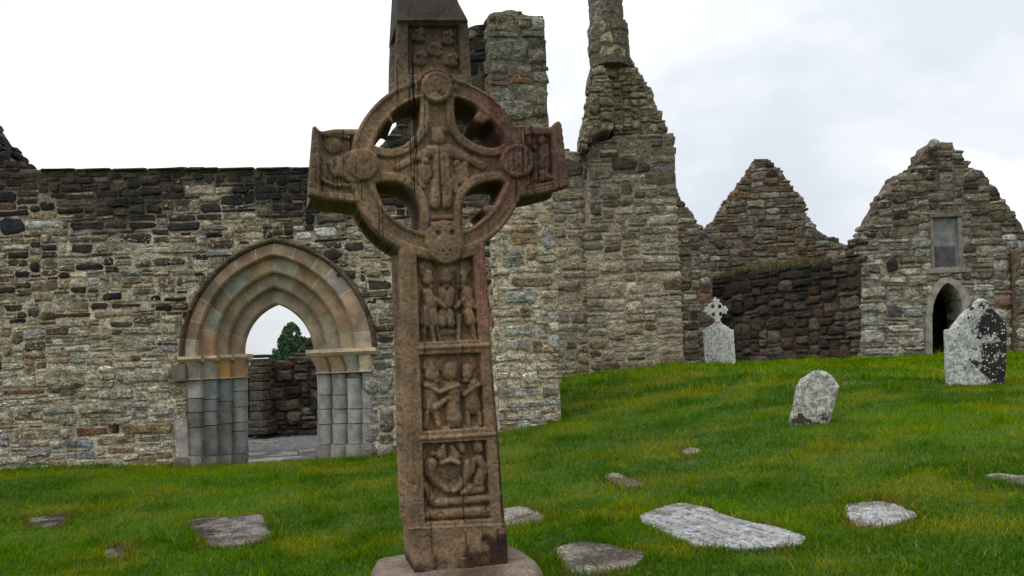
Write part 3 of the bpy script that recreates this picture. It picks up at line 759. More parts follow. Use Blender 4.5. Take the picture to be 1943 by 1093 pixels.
g = obj('gravel_chippings', mesh('gravel_chippings', np.vstack(pv), pf, np.array((0.17, 0.17, 0.18, 0.1))), M_DRESS); tag(g, 'loose grey gravel chippings on the church floor', 'gravel', kind='stuff')

NW = Frame((300, 850, 19.3), (760, 830, 19.0))
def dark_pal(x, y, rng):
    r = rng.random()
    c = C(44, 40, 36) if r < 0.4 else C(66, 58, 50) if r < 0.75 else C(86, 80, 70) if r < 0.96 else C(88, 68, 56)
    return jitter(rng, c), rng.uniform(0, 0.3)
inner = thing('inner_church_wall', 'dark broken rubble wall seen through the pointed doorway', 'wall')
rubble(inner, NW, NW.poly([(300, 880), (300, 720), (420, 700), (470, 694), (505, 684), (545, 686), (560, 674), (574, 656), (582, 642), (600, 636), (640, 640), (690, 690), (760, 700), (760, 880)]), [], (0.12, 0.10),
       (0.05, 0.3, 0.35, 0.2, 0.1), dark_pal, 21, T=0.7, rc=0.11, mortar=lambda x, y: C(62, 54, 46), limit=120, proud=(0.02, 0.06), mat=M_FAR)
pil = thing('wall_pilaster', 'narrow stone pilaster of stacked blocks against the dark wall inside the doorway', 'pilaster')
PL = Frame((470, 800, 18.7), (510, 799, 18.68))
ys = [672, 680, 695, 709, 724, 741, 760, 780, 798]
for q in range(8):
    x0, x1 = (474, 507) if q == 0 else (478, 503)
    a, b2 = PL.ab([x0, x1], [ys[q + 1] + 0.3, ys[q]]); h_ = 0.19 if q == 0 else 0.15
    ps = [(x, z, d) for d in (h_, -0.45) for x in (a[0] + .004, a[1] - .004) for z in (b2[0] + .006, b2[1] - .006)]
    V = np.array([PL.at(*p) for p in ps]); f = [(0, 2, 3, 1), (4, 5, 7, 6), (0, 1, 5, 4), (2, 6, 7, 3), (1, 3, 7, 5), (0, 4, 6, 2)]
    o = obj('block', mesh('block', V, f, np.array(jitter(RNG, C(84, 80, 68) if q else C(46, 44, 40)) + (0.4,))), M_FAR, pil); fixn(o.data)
    bv = o.modifiers.new('bevel', 'BEVEL'); bv.width = 0.02; bv.segments = 2
for q, (x0, x1, y0, y1, dd) in enumerate(((474, 512, 797, 812, 0.25), (472, 516, 810, 824, 0.33))):
    a, b2 = PL.ab([x0, x1], [y1, y0]); ps = [(x, z, d) for d in (dd, -0.45) for x in a for z in b2]
    V = np.array([PL.at(*p) for p in ps]); f = [(0, 2, 3, 1), (4, 5, 7, 6), (0, 1, 5, 4), (2, 6, 7, 3), (1, 3, 7, 5), (0, 4, 6, 2)]
    o = obj('base_block', mesh('base_block', V, f, np.array(C(70, 66, 56) + (0.4,))), M_FAR, pil); fixn(o.data)
    bv = o.modifiers.new('bevel', 'BEVEL'); bv.width = 0.03; bv.segments = 2
# ------------------------------------------------------------------ corner pier right of the cross
PF = Frame((945, 815, 11.30), (1063, 789, 11.52))
def pier_pal(x, y, rng):
    t = 1 - sst(150, 430, y + rng.normal(0, 30)); r = rng.random()
    lo_ = C(178, 165, 139) if r < .4 else C(160, 147, 120) if r < .7 else C(158, 157, 146) if r < .88 else C(136, 112, 82)
    up_ = C(110, 104, 88) if r < .45 else C(84, 80, 68) if r < .8 else C(104, 76, 50)
    return jitter(rng, lerp(lo_, up_, float(t)), 0.13), rng.uniform(0.3, 0.8)
pier = thing('stone_pier', 'tall squared stone pier rising behind the right side of the carved cross', 'pier')
ppx = [(926, 28), (940, 25), (968, 21), (985, 24), (1004, 29), (1033, 30), (1035, 100), (1037, 160), (1040, 235), (1047, 330), (1052, 450), (1057, 600), (1063, 790), (1067, 900), (952, 920), (946, 790), (941, 600), (937, 430), (931, 220), (928, 100)]
ppoly = PF.poly(ppx)
pf = []
for x0, y0, x1, y1, c, li in ((928, 27, 978, 60, (112, 100, 80), .3), (1008, 32, 1034, 57, (128, 126, 116), .8), (932, 62, 985, 72, (104, 104, 92), .3), (986, 60, 1034, 72, (96, 94, 80), .6),
        (933, 73, 1002, 116, (98, 98, 86), .5), (1004, 74, 1036, 94, (92, 82, 62), .4), (1004, 96, 1037, 124, (98, 92, 76), .4), (930, 120, 966, 142, (104, 102, 84), .3), (968, 140, 1010, 160, (112, 78, 50), .6),
        (932, 163, 970, 190, (114, 112, 100), .4), (972, 161, 1039, 197, (104, 100, 84), .7), (945, 192, 1010, 226, (118, 112, 94), .7), (1012, 200, 1040, 227, (100, 86, 64), .4),
        (955, 552, 1018, 578, (144, 144, 132), .2), (957, 615, 1016, 641, (150, 150, 138), .15), (958, 643, 1003, 667, (148, 146, 134), .15), (960, 756, 1063, 776, (158, 156, 142), .2),
        (1030, 430, 1052, 474, (128, 128, 122), .7), (952, 474, 993, 512, (122, 120, 108), .6), (1028, 500, 1053, 520, (138, 130, 108), .3), (1012, 588, 1028, 604, (196, 190, 176), .95),
        (970, 522, 1050, 546, (126, 106, 78), .4), (1028, 726, 1060, 756, (134, 130, 120), .4), (962, 784, 1010, 800, (138, 132, 118), .4)):
    pf.append((x0, y0, x1, y1, C(*c), li))
rubble(pier, PF, ppoly, [], (0.085, 0.062), (0.05, 0.25, 0.3, 0.2, 0.2), pier_pal, 31, T=0.95, rc=0.06, fixed=pf, mortar=lambda x, y: lerp(C(166, 150, 120), C(92, 86, 70), (1 - sst(150, 450, y))),
       proud=(0.002, 0.022), gap=0.014)
edge_stones(pier, PF, [(926, 30), (945, 25), (968, 22), (985, 25), (1004, 30), (1033, 31)], 0.9, pier_pal, 34, (0.3, 0.1), inset=0.5)
tl = PF.at(*[float(v) for v in ppoly[0]], 0.0); bl = PF.at(*[float(v) for v in ppoly[14]], 0.0)
tilt = (tl - bl) / (tl[2] - bl[2])
e0 = bl - tilt * (bl[2] - EYE)
SFr = Frame3(e0 - PF.N * 0.95, e0, tilt); SFr.U = PF.N.copy(); SFr.N = -PF.U
z0, z1 = bl[2] - EYE, tl[2] - EYE
rubble(pier, SFr, [(0.02, z0), (0.93, z0), (0.93, z1), (0.5, z1 - .12), (0.3, z1 - 0.22), (0.02, z1 - 0.3)], [], (0.11, 0.11), (0.1, 0.3, 0.3, 0.3), pier_pal, 33, core_on=False, proud=(0.005, 0.03), limit=120)

# ------------------------------------------------------------------ tower stump with the round turret
TW = Frame((1060, 715, 17.0), (1298, 690, 17.0))
def tower_pal(x, y, rng):
    t = 1 - sst(260, 520, y + rng.normal(0, 50)); r = rng.random()
    lo_ = C(150, 139, 117) if r < .45 else C(130, 117, 95) if r < .75 else C(124, 120, 112) if r < .92 else C(88, 70, 54)
    up_ = C(106, 99, 80) if r < .5 else C(88, 80, 62) if r < .8 else C(64, 58, 48)
    return jitter(rng, lerp(lo_, up_, float(t)), 0.16), rng.uniform(0.25, 0.7)
tmort = lambda x, y: lerp(C(152, 138, 112), C(100, 92, 74), (1 - sst(260, 500, y)))
tower = thing('ruined_tower', 'broken stone tower stump carrying a round turret, between pier and gables', 'tower')
body = [(1118, 282), (1127, 271), (1165, 264), (1200, 257), (1278, 252), (1281, 320), (1285, 420), (1291, 560), (1298, 700), (1302, 780), (1122, 790), (1118, 600), (1112, 400)]
TB = Frame3(TW.at(0, 0, 0.22), TW.at(5, 0, 0.22))
rubble(tower, TB, TB.poly(body), [], (0.13, 0.085), (0.05, 0.22, 0.3, 0.25, 0.18), tower_pal, 41, T=2.0, rc=0.12, mortar=tmort, proud=(0.002, 0.022), limit=300, mat=M_STONE, gap=0.02)
rubble(tower, TW, TW.poly([(900, 330), (940, 322), (990, 305), (1030, 298), (1052, 286), (1072, 282), (1082, 290), (1094, 292), (1100, 288), (1110, 284), (1128, 282), (1134, 790), (900, 810)]), [], (0.13, 0.085), (0.05, 0.22, 0.3, 0.25, 0.18), tower_pal, 42, T=1.6, rc=0.12,
       mortar=tmort, proud=(0.002, 0.022), limit=200, gap=0.02)
# right return of the stump
rp_ = TB.at(*[float(v) for v in TB.poly([(1298, 700)])[0]], 0.0)
RT = Frame3(rp_, rp_ + np.array((0.0, 2.0, 0)))
def moss_pal(x, y, rng):
    r = rng.random(); c = C(112, 105, 80) if r < .5 else C(92, 87, 62) if r < .8 else C(130, 121, 98)
    return jitter(rng, c), rng.uniform(0.3, 0.7)
mmort = lambda x, y: C(98, 92, 68)
TR = Frame3(TW.at(0, 0, -0.35), TW.at(5, 0, -0.35))
ruin = [(1166, 300), (1164, 244), (1158, 236), (1128, 230), (1130, 200), (1126, 160), (1121, 118), (1150, 108), (1197, 108), (1199, 122), (1207, 128), (1213, 140), (1222, 150), (1226, 163), (1238, 165), (1240, 190), (1244, 197), (1247, 208), (1254, 214), (1258, 226), (1262, 236), (1262, 252), (1272, 254), (1272, 300)]
rubble(tower, TR, TR.poly(ruin), [], (0.09, 0.075), (0.25, 0.4, 0.25, 0.1), moss_pal, 43, T=1.2, rc=0.09, mortar=mmort, proud=(0.005, 0.045), limit=160, gap=0.01, core_name='ruin_core', amp=0.06)
edge_stones(tower, TR, [(1197, 108), (1207, 128), (1222, 150), (1238, 168), (1244, 197), (1258, 226), (1264, 252)], 1.1, moss_pal, 48, (0.15, 0.12), depth=4, inset=0.6)
TO = Frame3(TW.at(0, 0, 0.42), TW.at(5, 0, 0.42))
over = [(1101, 277), (1104, 262), (1107, 246), (1112, 218), (1116, 196), (1121, 172), (1125, 150), (1129, 124), (1146, 126), (1156, 150), (1163, 180), (1166, 210), (1163, 243), (1150, 247), (1134, 252), (1120, 262), (1108, 276)]
rubble(tower, TO, TO.poly(over), [], (0.085, 0.075), (0.25, 0.4, 0.25, 0.1), moss_pal, 44, T=1.7, rc=0.07, mortar=mmort, proud=(0.005, 0.045), limit=80, gap=0.01, core_name='overhang_core', amp=0.05)
edge_stones(tower, TO, [(1101, 274), (1107, 246), (1116, 196), (1121, 172), (1125, 150), (1129, 124)], 0.9, moss_pal, 49, (0.14, 0.12), depth=4, inset=0.6)
TV = Frame3(TW.at(0, 0, -1.2), TW.at(5, 0, -1.2))
rubble(tower, TV, TV.poly([(1098, 310), (1104, 250), (1112, 225), (1190, 225), (1190, 310)]), [], (0.12, 0.09), (0.1, 0.3, 0.3, 0.2), dark_pal, 45, T=0.4, rc=0.12, mortar=mmort, limit=20, core_name='void_back')
# drum of the turret
def drum(xl, xr, yt, yb, Z, seed, cell, wt, pr, pal):
    L_ = P(xl, yb, Z); R_ = P(xr, yb, Z); r = (R_[0] - L_[0]) / 2; T_ = Tube(((L_[0] + R_[0]) / 2, Z + r * 0.4), r)
    zt = P(xl, yt, Z)[2] - EYE; zb = P(xl, yb, Z)[2] - EYE
    rubble(tower, T_, [(-math.pi * r, zb), (math.pi * r, zb), (math.pi * r, zt), (-math.pi * r, zt)], [], cell, wt, pal, seed, core_on=False, proud=pr, limit=90, gap=0.012)
    ns = 40; an = np.linspace(0, 2 * math.pi, ns, endpoint=False); V = []
    for z in (zb - .1, zt - .02): V += [(T_.c[0] + math.sin(t) * r, T_.c[1] - math.cos(t) * r, EYE + z) for t in an]
    f = [(i, (i + 1) % ns, ns + (i + 1) % ns, ns + i) for i in range(ns)] + [tuple(range(ns, 2 * ns)), tuple(range(ns))[::-1]]
    o = obj('turret_core', mesh('turret_core', np.array(V), f, np.array(C(86, 80, 68) + (0.3,))), M_MORTAR, tower); fixn(o.data)
def tur_pal(x, y, rng):
    r = rng.random(); c = C(110, 104, 92) if r < .6 else C(92, 86, 74) if r < .85 else C(132, 120, 104)
    return jitter(rng, c, 0.1), rng.uniform(0.1, 0.5)
drum(1120.5, 1184, -150, 50, 17.3, 46, (0.17, 0.16), (0.05, 0.3, 0.4, 0.25), (0.004, 0.012), tur_pal)
drum(1121, 1196, 45, 118, 17.3, 47, (0.15, 0.14), (0.1, 0.3, 0.3, 0.3), (0.004, 0.022), lambda x, y, r: moss_pal(x, y, r) if y > 92 or r.random() < .35 else tur_pal(x, y, r))

# ------------------------------------------------------------------ gables on the right
def gable_pal(x, y, rng):
    r = rng.random(); c = C(106, 96, 80) if r < .42 else C(88, 74, 58) if r < .68 else C(120, 114, 100) if r < .84 else C(64, 50, 42) if r < .93 else C(112, 82, 56)
    return jitter(rng, c, 0.17), rng.uniform(0.25, 0.7)
gm = lambda x, y: C(104, 92, 72)
LG = Frame((1270, 600, 27.0), (1350, 600, 27.0))
lg = thing('low_gable_wall', 'sloping stump of gable wall showing just right of the tower', 'gable wall')
rubble(lg, LG, LG.poly([(1200, 560), (1200, 330), (1278, 358), (1290, 378), (1300, 392), (1312, 402), (1322, 422), (1338, 440), (1342, 448), (1350, 500), (1360, 720), (1200, 720)]), [], (0.15, 0.11), (0.05, 0.25, 0.35, 0.25, 0.1), gable_pal, 51,
       T=0.8, rc=0.14, mortar=gm, proud=(0.005, 0.04), limit=120, mat=M_FAR, mmat=M_FAR)
edge_stones(lg, LG, [(1230, 340), (1278, 358), (1300, 392), (1322, 422), (1342, 448)], 0.7, gable_pal, 53, (0.26, 0.14), M_FAR, inset=0.3)
MG = Frame((1335, 600, 30.0), (1610, 600, 29.6))
mg = thing('middle_gable', 'steep bare stone gable without openings, between tower and chapel', 'gable')
mgp = [(1332, 452), (1342, 441), (1346, 428), (1358, 415), (1372, 392), (1386, 370), (1400, 352), (1410, 338), (1420, 326), (1426, 314), (1434, 304), (1446, 301), (1461, 305), (1466, 314), (1478, 320), (1490, 336), (1500, 350), (1506, 362), (1516, 368), (1527, 385),
       (1526, 404), (1534, 414), (1545, 424), (1548, 436), (1560, 442), (1566, 448), (1583, 449), (1590, 460), (1604, 463), (1610, 478), (1612, 500), (1620, 720), (1332, 730)]
rubble(mg, MG, MG.poly(mgp), [], (0.17, 0.115), (0.05, 0.25, 0.35, 0.25, 0.1), gable_pal, 52, T=0.9, rc=0.14, mortar=gm, proud=(0.005, 0.045), limit=300, mat=M_FAR, mmat=M_FAR, warp=0.05)
edge_stones(mg, MG, mgp[:-2], 0.8, gable_pal, 54, (0.26, 0.13), M_FAR, inset=0.65)

CH = Frame((1633, 680, 24.0), (1943, 665, 24.0))
def chapel_pal(x, y, rng):
    t = 1 - sst(400, 560, y + rng.normal(0, 30)); r = rng.random()
    lo_ = C(160, 153, 139) if r < .45 else C(138, 129, 113) if r < .75 else C(112, 112, 110) if r < .88 else C(126, 98, 76)
    up_ = C(108, 98, 82) if r < .4 else C(86, 72, 58) if r < .7 else C(122, 116, 102) if r < .88 else C(66, 50, 40)
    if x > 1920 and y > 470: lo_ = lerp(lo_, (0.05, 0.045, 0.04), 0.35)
    return jitter(rng, lerp(lo_, up_, float(t)), 0.16), rng.uniform(0.3, 0.75)
chapel = thing('chapel', 'stone chapel gable with a small pointed door and a blocked window above', 'chapel')
chp = [(1633, 760), (1633, 486), (1620, 478), (1626, 462), (1636, 450), (1648, 440), (1656, 420), (1664, 404), (1676, 384), (1690, 362), (1698, 344), (1706, 334), (1734, 330), (1744, 312), (1756, 302), (1756, 284), (1766, 281), (1766, 270), (1808, 269), (1810, 284), (1822, 288), (1826, 302), (1834, 308),
       (1838, 320), (1862, 324), (1870, 334), (1876, 348), (1890, 356), (1900, 378), (1914, 392), (1922, 408), (1936, 424), (1944, 440), (1962, 470), (1985, 500), (2010, 520), (2080, 540), (2080, 750)]
DOOR = [(1771, 790), (1769, 600), (1771, 580), (1777, 562), (1786, 547), (1796, 536), (1808, 543), (1818, 556), (1825, 574), (1828, 600), (1830, 790)]
SUR = [(1756, 790), (1756, 600), (1758, 570), (1768, 545), (1785, 528), (1797, 526), (1816, 532), (1834, 550), (1844, 578), (1847, 610), (1848, 790)]
PLQ = [(1768, 412), (1820, 409), (1823, 506), (1773, 508)]
PLO = [(1764, 408), (1824, 404), (1828, 512), (1768, 514)]
chfix = []
for x0, y0, x1, y1, c, li in ((1682, 578, 1712, 604, (82, 78, 78), .3), (1717, 548, 1748, 576, (140, 132, 114), .3), (1686, 556, 1714, 573, (136, 132, 124), .5), (1633, 575, 1664, 594, (142, 142, 136), .5), (1633, 600, 1680, 620, (140, 140, 134), .5),
        (1633, 624, 1680, 655, (150, 146, 134), .6), (1705, 640, 1738, 660, (140, 126, 106), .3), (1640, 658, 1700, 676, (148, 146, 138), .5), (1712, 428, 1738, 446, (112, 104, 90), .3), (1901, 444, 1930, 457, (168, 166, 160), .8), (1736, 470, 1764, 488, (134, 128, 114), .3),
        (1680, 488, 1704, 520, (44, 40, 38), .3), (1622, 456, 1648, 466, (58, 46, 40), .2), (1640, 440, 1664, 452, (56, 46, 38), .2), (1894, 562, 1922, 582, (136, 100, 80), .2), (1866, 568, 1890, 580, (130, 116, 96), .3)):
    chfix.append((x0, y0, x1, y1, C(*c), li))
dr, sr_, po, pi_ = (CH.poly(q) for q in (DOOR, SUR, PLO, PLQ))
rubble(chapel, CH, CH.poly(chp), [sr_, po], (0.15, 0.11), (0.05, 0.25, 0.33, 0.25, 0.12), chapel_pal, 61, T=0.9, rc=0.11, core_holes=[dr, pi_], fixed=chfix, mortar=lambda x, y: lerp(C(132, 122, 104), C(100, 88, 72), (1 - sst(380, 560, y))),
       proud=(0.004, 0.038), limit=300, mat=M_FAR, mmat=M_FAR, warp=0.045)
edge_stones(chapel, CH, chp[2:15], 0.85, chapel_pal, 62, (0.26, 0.16), M_FAR, inset=0.2)
edge_stones(chapel, CH, chp[19:-1], 0.85, chapel_pal, 65, (0.26, 0.15), M_FAR, inset=0.35)
# door surround of dressed blocks
def ring_pts(outer, inner, n):
    def res(p):
        p = np.array(p); d = np.concatenate([[0], np.cumsum(np.hypot(*np.diff(p, axis=0).T))]); t = np.linspace(0, d[-1], n)
        return np.stack([np.interp(t, d, p[:, k]) for k in (0, 1)], -1)
    return res(outer), res(inner)
so, si = ring_pts(sr_, dr, 61)
door = None
for q in range(12):
    s_ = slice(q * 5, q * 5 + 6); o_, i_ = so[s_].copy(), si[s_].copy()
    for z in (o_, i_):
        z[0] += (z[1] - z[0]) * 0.06; z[-1] += (z[-2] - z[-1]) * 0.06
    V, f = sweep(i_, o_, [(0, -0.9), (0, 0.0), (0.12, 0.03), (1.0, 0.035), (1.0, -0.1)], CH)
    o = obj('door_surround_block', mesh('door_surround_block', V, f, np.array(jitter(RNG, C(138, 131, 118), 0.08, 0.02) + (0.3,))), M_DRESS, chapel); fixn(o.data)
def box_on(fr, pts, d0, d1, name, rgb, li, mat, parent, bev=0.0):
    q = fr.poly(pts); V = np.array([fr.at(a, b, d) for d in (d1, d0) for a, b in q]); n = len(q)
    f = [tuple(range(n)), tuple(range(n, 2 * n))[::-1]] + [(i, (i + 1) % n, n + (i + 1) % n, n + i) for i in range(n)]
    o = obj(name, mesh(name, V, f, np.array(tuple(rgb) + (li,))), mat, parent); fixn(o.data)
    if bev: m_ = o.modifiers.new('bevel', 'BEVEL'); m_.width = bev; m_.segments = 2
    return o
win = box_on(CH, PLQ, -0.35, -0.07, 'blocked_window', C(112, 111, 110), 0.1, M_DRESS, chapel); win['label'] = 'blocked window filled with flat grey slabs'
box_on(CH, [(1776, 468), (1814, 466), (1816, 503), (1777, 505)], -0.1, -0.055, 'lower_panel', C(74, 73, 74), 0.05, M_DRESS, win)
box_on(CH, [(1764, 412), (1770, 412), (1775, 512), (1768, 513)], -0.3, 0.02, 'window_jamb', C(112, 106, 96), 0.4, M_DRESS, win, .015)
box_on(CH, [(1816, 409), (1825, 408), (1830, 511), (1821, 512)], -0.3, 0.02, 'window_jamb', C(116, 110, 100), 0.4, M_DRESS, win, .015)
box_on(CH, [(1762, 406), (1826, 402), (1826, 411), (1763, 414)], -0.3, 0.06, 'window_head', C(98, 92, 84), 0.3, M_DRESS, win, .02)
box_on(CH, [(1757, 511), (1836, 508), (1836, 517), (1757, 520)], -0.3, 0.06, 'window_sill', C(124, 118, 106), 0.4, M_DRESS, win, .02)
# rounded finial stone
fc = P(1772, 276, 23.8); bm = bmesh.new(); bmesh.ops.create_icosphere(bm, subdivisions=3, radius=0.19)
for v in bm.verts: v.co *= 1 + 0.08 * math.sin(v.co.x * 21 + v.co.z * 13) ; v.co.z *= 0.95
me = bpy.data.meshes.new('finial_stone'); bm.to_mesh(me); bm.free(); at_ = me.color_attributes.new('Col', 'FLOAT_COLOR', 'POINT'); at_.data.foreach_set('color', np.tile(np.array(C(128, 124, 118) + (.5,), np.float32), len(me.vertices)))
me.polygons.foreach_set('use_smooth', [True] * len(me.polygons)); o = obj('finial_stone', me, M_FAR, chapel); o.location = fc
# behind the door: back wall, and an added box that shuts out skylight
IB = Frame3(CH.at(0, 0, -2.6), CH.at(5, 0, -2.6))
rubble(chapel, IB, IB.poly([(1720, 790), (1720, 500), (1880, 500), (1880, 790)]), [], (0.16, 0.12), (0.05, 0.3, 0.35, 0.3), dark_pal, 63, T=0.3, rc=0.3, mortar=lambda x, y: C(48, 42, 36), limit=40, mat=M_FAR, proud=(0.01, 0.04), core_name='room_back_wall')
a, b2 = CH.ab([1735, 1870], [800, 505])
V = np.array([CH.at(x, z, d) for d in (-0.91, -2.6) for x in a for z in b2])
o = obj('added_shade_box', mesh('added_shade_box', V, [(0, 4, 5, 1), (2, 3, 7, 6), (1, 5, 7, 3)], np.array(C(60, 54, 46) + (0.1,))), M_FAR, chapel)
# right-hand buttress
box = [(1932, 470), (1960, 468), (2010, 520), (2016, 760), (1938, 760)]
CB = Frame3(CH.at(0, 0, 0.45), CH.at(5, 0, 0.45))
butt = thing('chapel_buttress', 'rubble buttress at the right edge beside the chapel door', 'buttress')
rubble(butt, CB, CB.poly(box), [], (0.15, 0.11), (0.05, 0.25, 0.33, 0.25), chapel_pal, 64, T=0.44, rc=0.11, mortar=gm, proud=(0.012, 0.05), limit=60, mat=M_FAR, mmat=M_FAR)

# side wall back from the chapel corner; damp, with its shade in the colour
DW = Frame((1345, 690, 28.6), (1633, 682, 24.05))
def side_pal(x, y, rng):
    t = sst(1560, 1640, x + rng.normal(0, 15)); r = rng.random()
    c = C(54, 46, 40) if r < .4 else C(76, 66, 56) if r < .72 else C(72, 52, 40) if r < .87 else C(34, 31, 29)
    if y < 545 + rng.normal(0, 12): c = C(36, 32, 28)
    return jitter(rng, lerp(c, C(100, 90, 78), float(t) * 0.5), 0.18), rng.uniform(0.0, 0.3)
side = thing('dark_side_wall', 'low rubble wall, damp and shade-darkened in colour, behind the pale cross gravestone', 'wall')
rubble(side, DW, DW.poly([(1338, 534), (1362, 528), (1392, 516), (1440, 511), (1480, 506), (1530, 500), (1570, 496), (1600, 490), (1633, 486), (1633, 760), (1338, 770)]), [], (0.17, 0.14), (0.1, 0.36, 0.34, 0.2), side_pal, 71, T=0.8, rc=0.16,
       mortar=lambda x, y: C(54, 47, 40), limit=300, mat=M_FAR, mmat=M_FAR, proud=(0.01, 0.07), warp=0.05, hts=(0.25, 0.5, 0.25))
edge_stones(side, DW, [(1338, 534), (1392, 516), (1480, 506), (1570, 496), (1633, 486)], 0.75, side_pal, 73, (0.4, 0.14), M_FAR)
EN = Frame((1285, 690, 29.0), (1350, 690, 28.6))
end = thing('wall_stub', 'short dark wall end with a ragged hole, between tower and side wall', 'wall')
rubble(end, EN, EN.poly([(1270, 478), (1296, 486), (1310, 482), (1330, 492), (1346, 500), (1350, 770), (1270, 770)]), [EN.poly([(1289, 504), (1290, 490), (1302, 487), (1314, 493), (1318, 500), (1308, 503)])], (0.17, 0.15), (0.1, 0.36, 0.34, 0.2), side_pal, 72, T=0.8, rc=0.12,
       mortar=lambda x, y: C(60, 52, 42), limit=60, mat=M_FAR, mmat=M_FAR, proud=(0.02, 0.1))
# ------------------------------------------------------------------ the carved high cross
TH = math.radians(15)
cu = np.array((math.cos(TH), math.sin(TH), 0)); cn = np.array((math.sin(TH), -math.cos(TH), 0))
cO = P(850, 700, 4.6)
def cross_at(px, py, h=0.0):
    x, z = ray(px, py); D = np.stack([x, np.ones_like(x), z], -1); E = np.array((0, 0, EYE))
    t = ((cO - E) @ cn) / (D @ cn)
    p = E + D * t[..., None]
    return p + cn * (np.asarray(h)[..., None] if np.ndim(h) else h)
DEPTH = 0.38
ST = 1.7
gxp = np.arange(566, 1090, ST); gyp = np.arange(-62, 1106, ST)
X, Y = np.meshgrid(gxp, gyp, indexing='ij')
shaftP = [(757, 440), (757, 470), (764, 663), (768, 850), (774, 1003), (778, 1006), (780, 1012), (783, 1050), (788, 1110), (964, 1100), (963, 1040), (961, 1002), (959, 996), (956, 960), (947, 840), (941, 770), (934, 681), (928, 590), (922, 490), (920, 440)]
topP = [(750, 200), (751, 165), (752, 90), (754, 44), (753, 40), (755, 0), (759, -70), (862, -70), (873, 0), (885, 35), (889, 46), (893, 120), (896, 165), (898, 200)]
laP = [(592, 247), (593, 242), (598, 240), (604, 246), (612, 248), (633, 244), (700, 243), (700, 385), (672, 384), (609, 376), (584, 371), (587, 310)]
raP = [(960, 237), (1010, 237), (1041, 241), (1049, 238), (1054, 232), (1060, 231), (1065, 238), (1069, 270), (1072, 301), (1080, 351), (1075, 356), (1033, 367), (995, 373), (960, 376)]
RC = (830, 317.5)
def ringr(x, y): return np.hypot((x - RC[0]) / 167.0, (y - RC[1]) / 170.5)
def ell(cx, cy, rx, ry, n=72): return [(cx + rx * math.cos(t), cy + ry * math.sin(t)) for t in np.linspace(0, 2 * math.pi, n, endpoint=False)]
holes = [smooth_poly(h, 3) for h in (
    [(797, 188), (777, 192), (759, 199), (746, 211), (742, 217), (747, 232), (737, 228), (731, 233), (724, 243), (717, 257), (710, 273), (725, 279), (742, 281), (757, 278), (770, 272), (783, 260), (793, 248), (797, 235), (798, 210)],
    [(865, 185), (884, 190), (900, 199), (908, 209), (901, 222), (907, 231), (917, 234), (925, 229), (934, 231), (944, 248), (952, 265), (953, 274), (940, 279), (925, 279), (905, 273), (888, 263), (875, 250), (867, 237), (864, 220), (863, 202)],
    [(713, 349), (725, 345), (742, 344), (760, 347), (775, 356), (788, 369), (795, 385), (798, 400), (798, 420), (795, 437), (777, 430), (757, 419), (742, 408), (730, 392), (722, 375)],
    [(957, 347), (945, 343), (925, 344), (905, 350), (892, 359), (883, 372), (879, 388), (878, 405), (879, 425), (881, 438), (902, 426), (916, 414), (924, 407), (917, 397), (924, 388), (936, 389), (941, 384), (950, 366)])]
dh = np.minimum.reduce([sdpoly(X, Y, h) for h in holes])          # >0 outside the holes
s_sh, s_top, s_la, s_ra = (sdpoly(X, Y, p) for p in (shaftP, topP, laP, raP))
s_ring = sdpoly(X, Y, ell(RC[0], RC[1], 167, 170.5))
outer = np.minimum.reduce([s_sh, s_top, s_la, s_ra, s_ring])
sd = np.maximum(outer, -dh)
inner_ring = np.hypot((X - 834) / 132.0, (Y - 314) / 131.0)

H = np.zeros(X.shape)
LAB = np.zeros(X.shape, int); names = ['shaft']
def newlab(nm): names.append(nm); return len(names) - 1
def quad(pts, bev=2.5): return sst(0, bev, -sdpoly(X, Y, pts))
# base label map
RING = newlab('ring'); ARML = newlab('arm'); ARMR = newlab('arm'); TOPB = newlab('upper_arm'); CAP = newlab('capstone'); PLB = newlab('foot_block')
onring = (s_ring < 0) & (inner_ring > 1.0)
incross = (inner_ring <= 1.0)
HEAD = newlab('cross_centre')
LAB[incross] = HEAD
LAB[(s_la < 0) & ~(s_ring < 0)] = ARML; LAB[(s_ra < 0) & ~(s_ring < 0)] = ARMR
LAB[(s_top < 0) & ~(s_ring < 0)] = TOPB; LAB[(Y < 43) & (s_top < 3)] = CAP
LAB[onring] = RING
LAB[(Y > 1004 - 0.045 * (X - 780)) & (s_sh < 3)] = PLB
# levels
rr = np.clip((inner_ring - 1.0) / 0.27, 0, 1)
Hr = 0.004 - 0.012 * sst(0.16, 0.26, rr) * (1 - sst(0.76, 0.86, rr))           # ring: rims proud of a shallow channel
H = np.where(onring, Hr, H)
# inside the ring: bands beside the openings, field sunk between them
band = sst(15, 19, dh)
H = np.where(incross, -0.026 * band, H)
side_l = np.interp(Y, [440, 663, 850, 1003], [757, 764, 768, 774]); tl_ = (X - side_l) / 26.0
H = np.where((LAB == 0) & (tl_ < 1) & (tl_ > 0), 0.010 * np.sin(np.pi * np.clip(tl_, 0, 1)), H)
side_r = np.interp(Y, [440, 490, 590, 681, 770, 840, 960], [920, 922, 928, 934, 941, 947, 956]); tr_ = (side_r - X) / 12.0
H = np.where((LAB == 0) & (tr_ < 1) & (tr_ > 0), 0.005 * np.sin(np.pi * np.clip(tr_, 0, 1)), H)
pan1 = [(790, 486), (850, 500), (899, 484), (911, 646), (797, 650)]; pan2 = [(796, 673), (913, 669), (922, 812), (802, 820)]; pan3 = [(801, 842), (924, 835), (933, 986), (806, 993)]
panT = [(774, 47), (871, 47), (877, 142), (775, 142)]; panL = [(609, 254), (672, 254), (672, 368), (609, 364)]; panR = [(997, 254), (1046, 254), (1052, 350), (996, 362)]
PD = 0.058
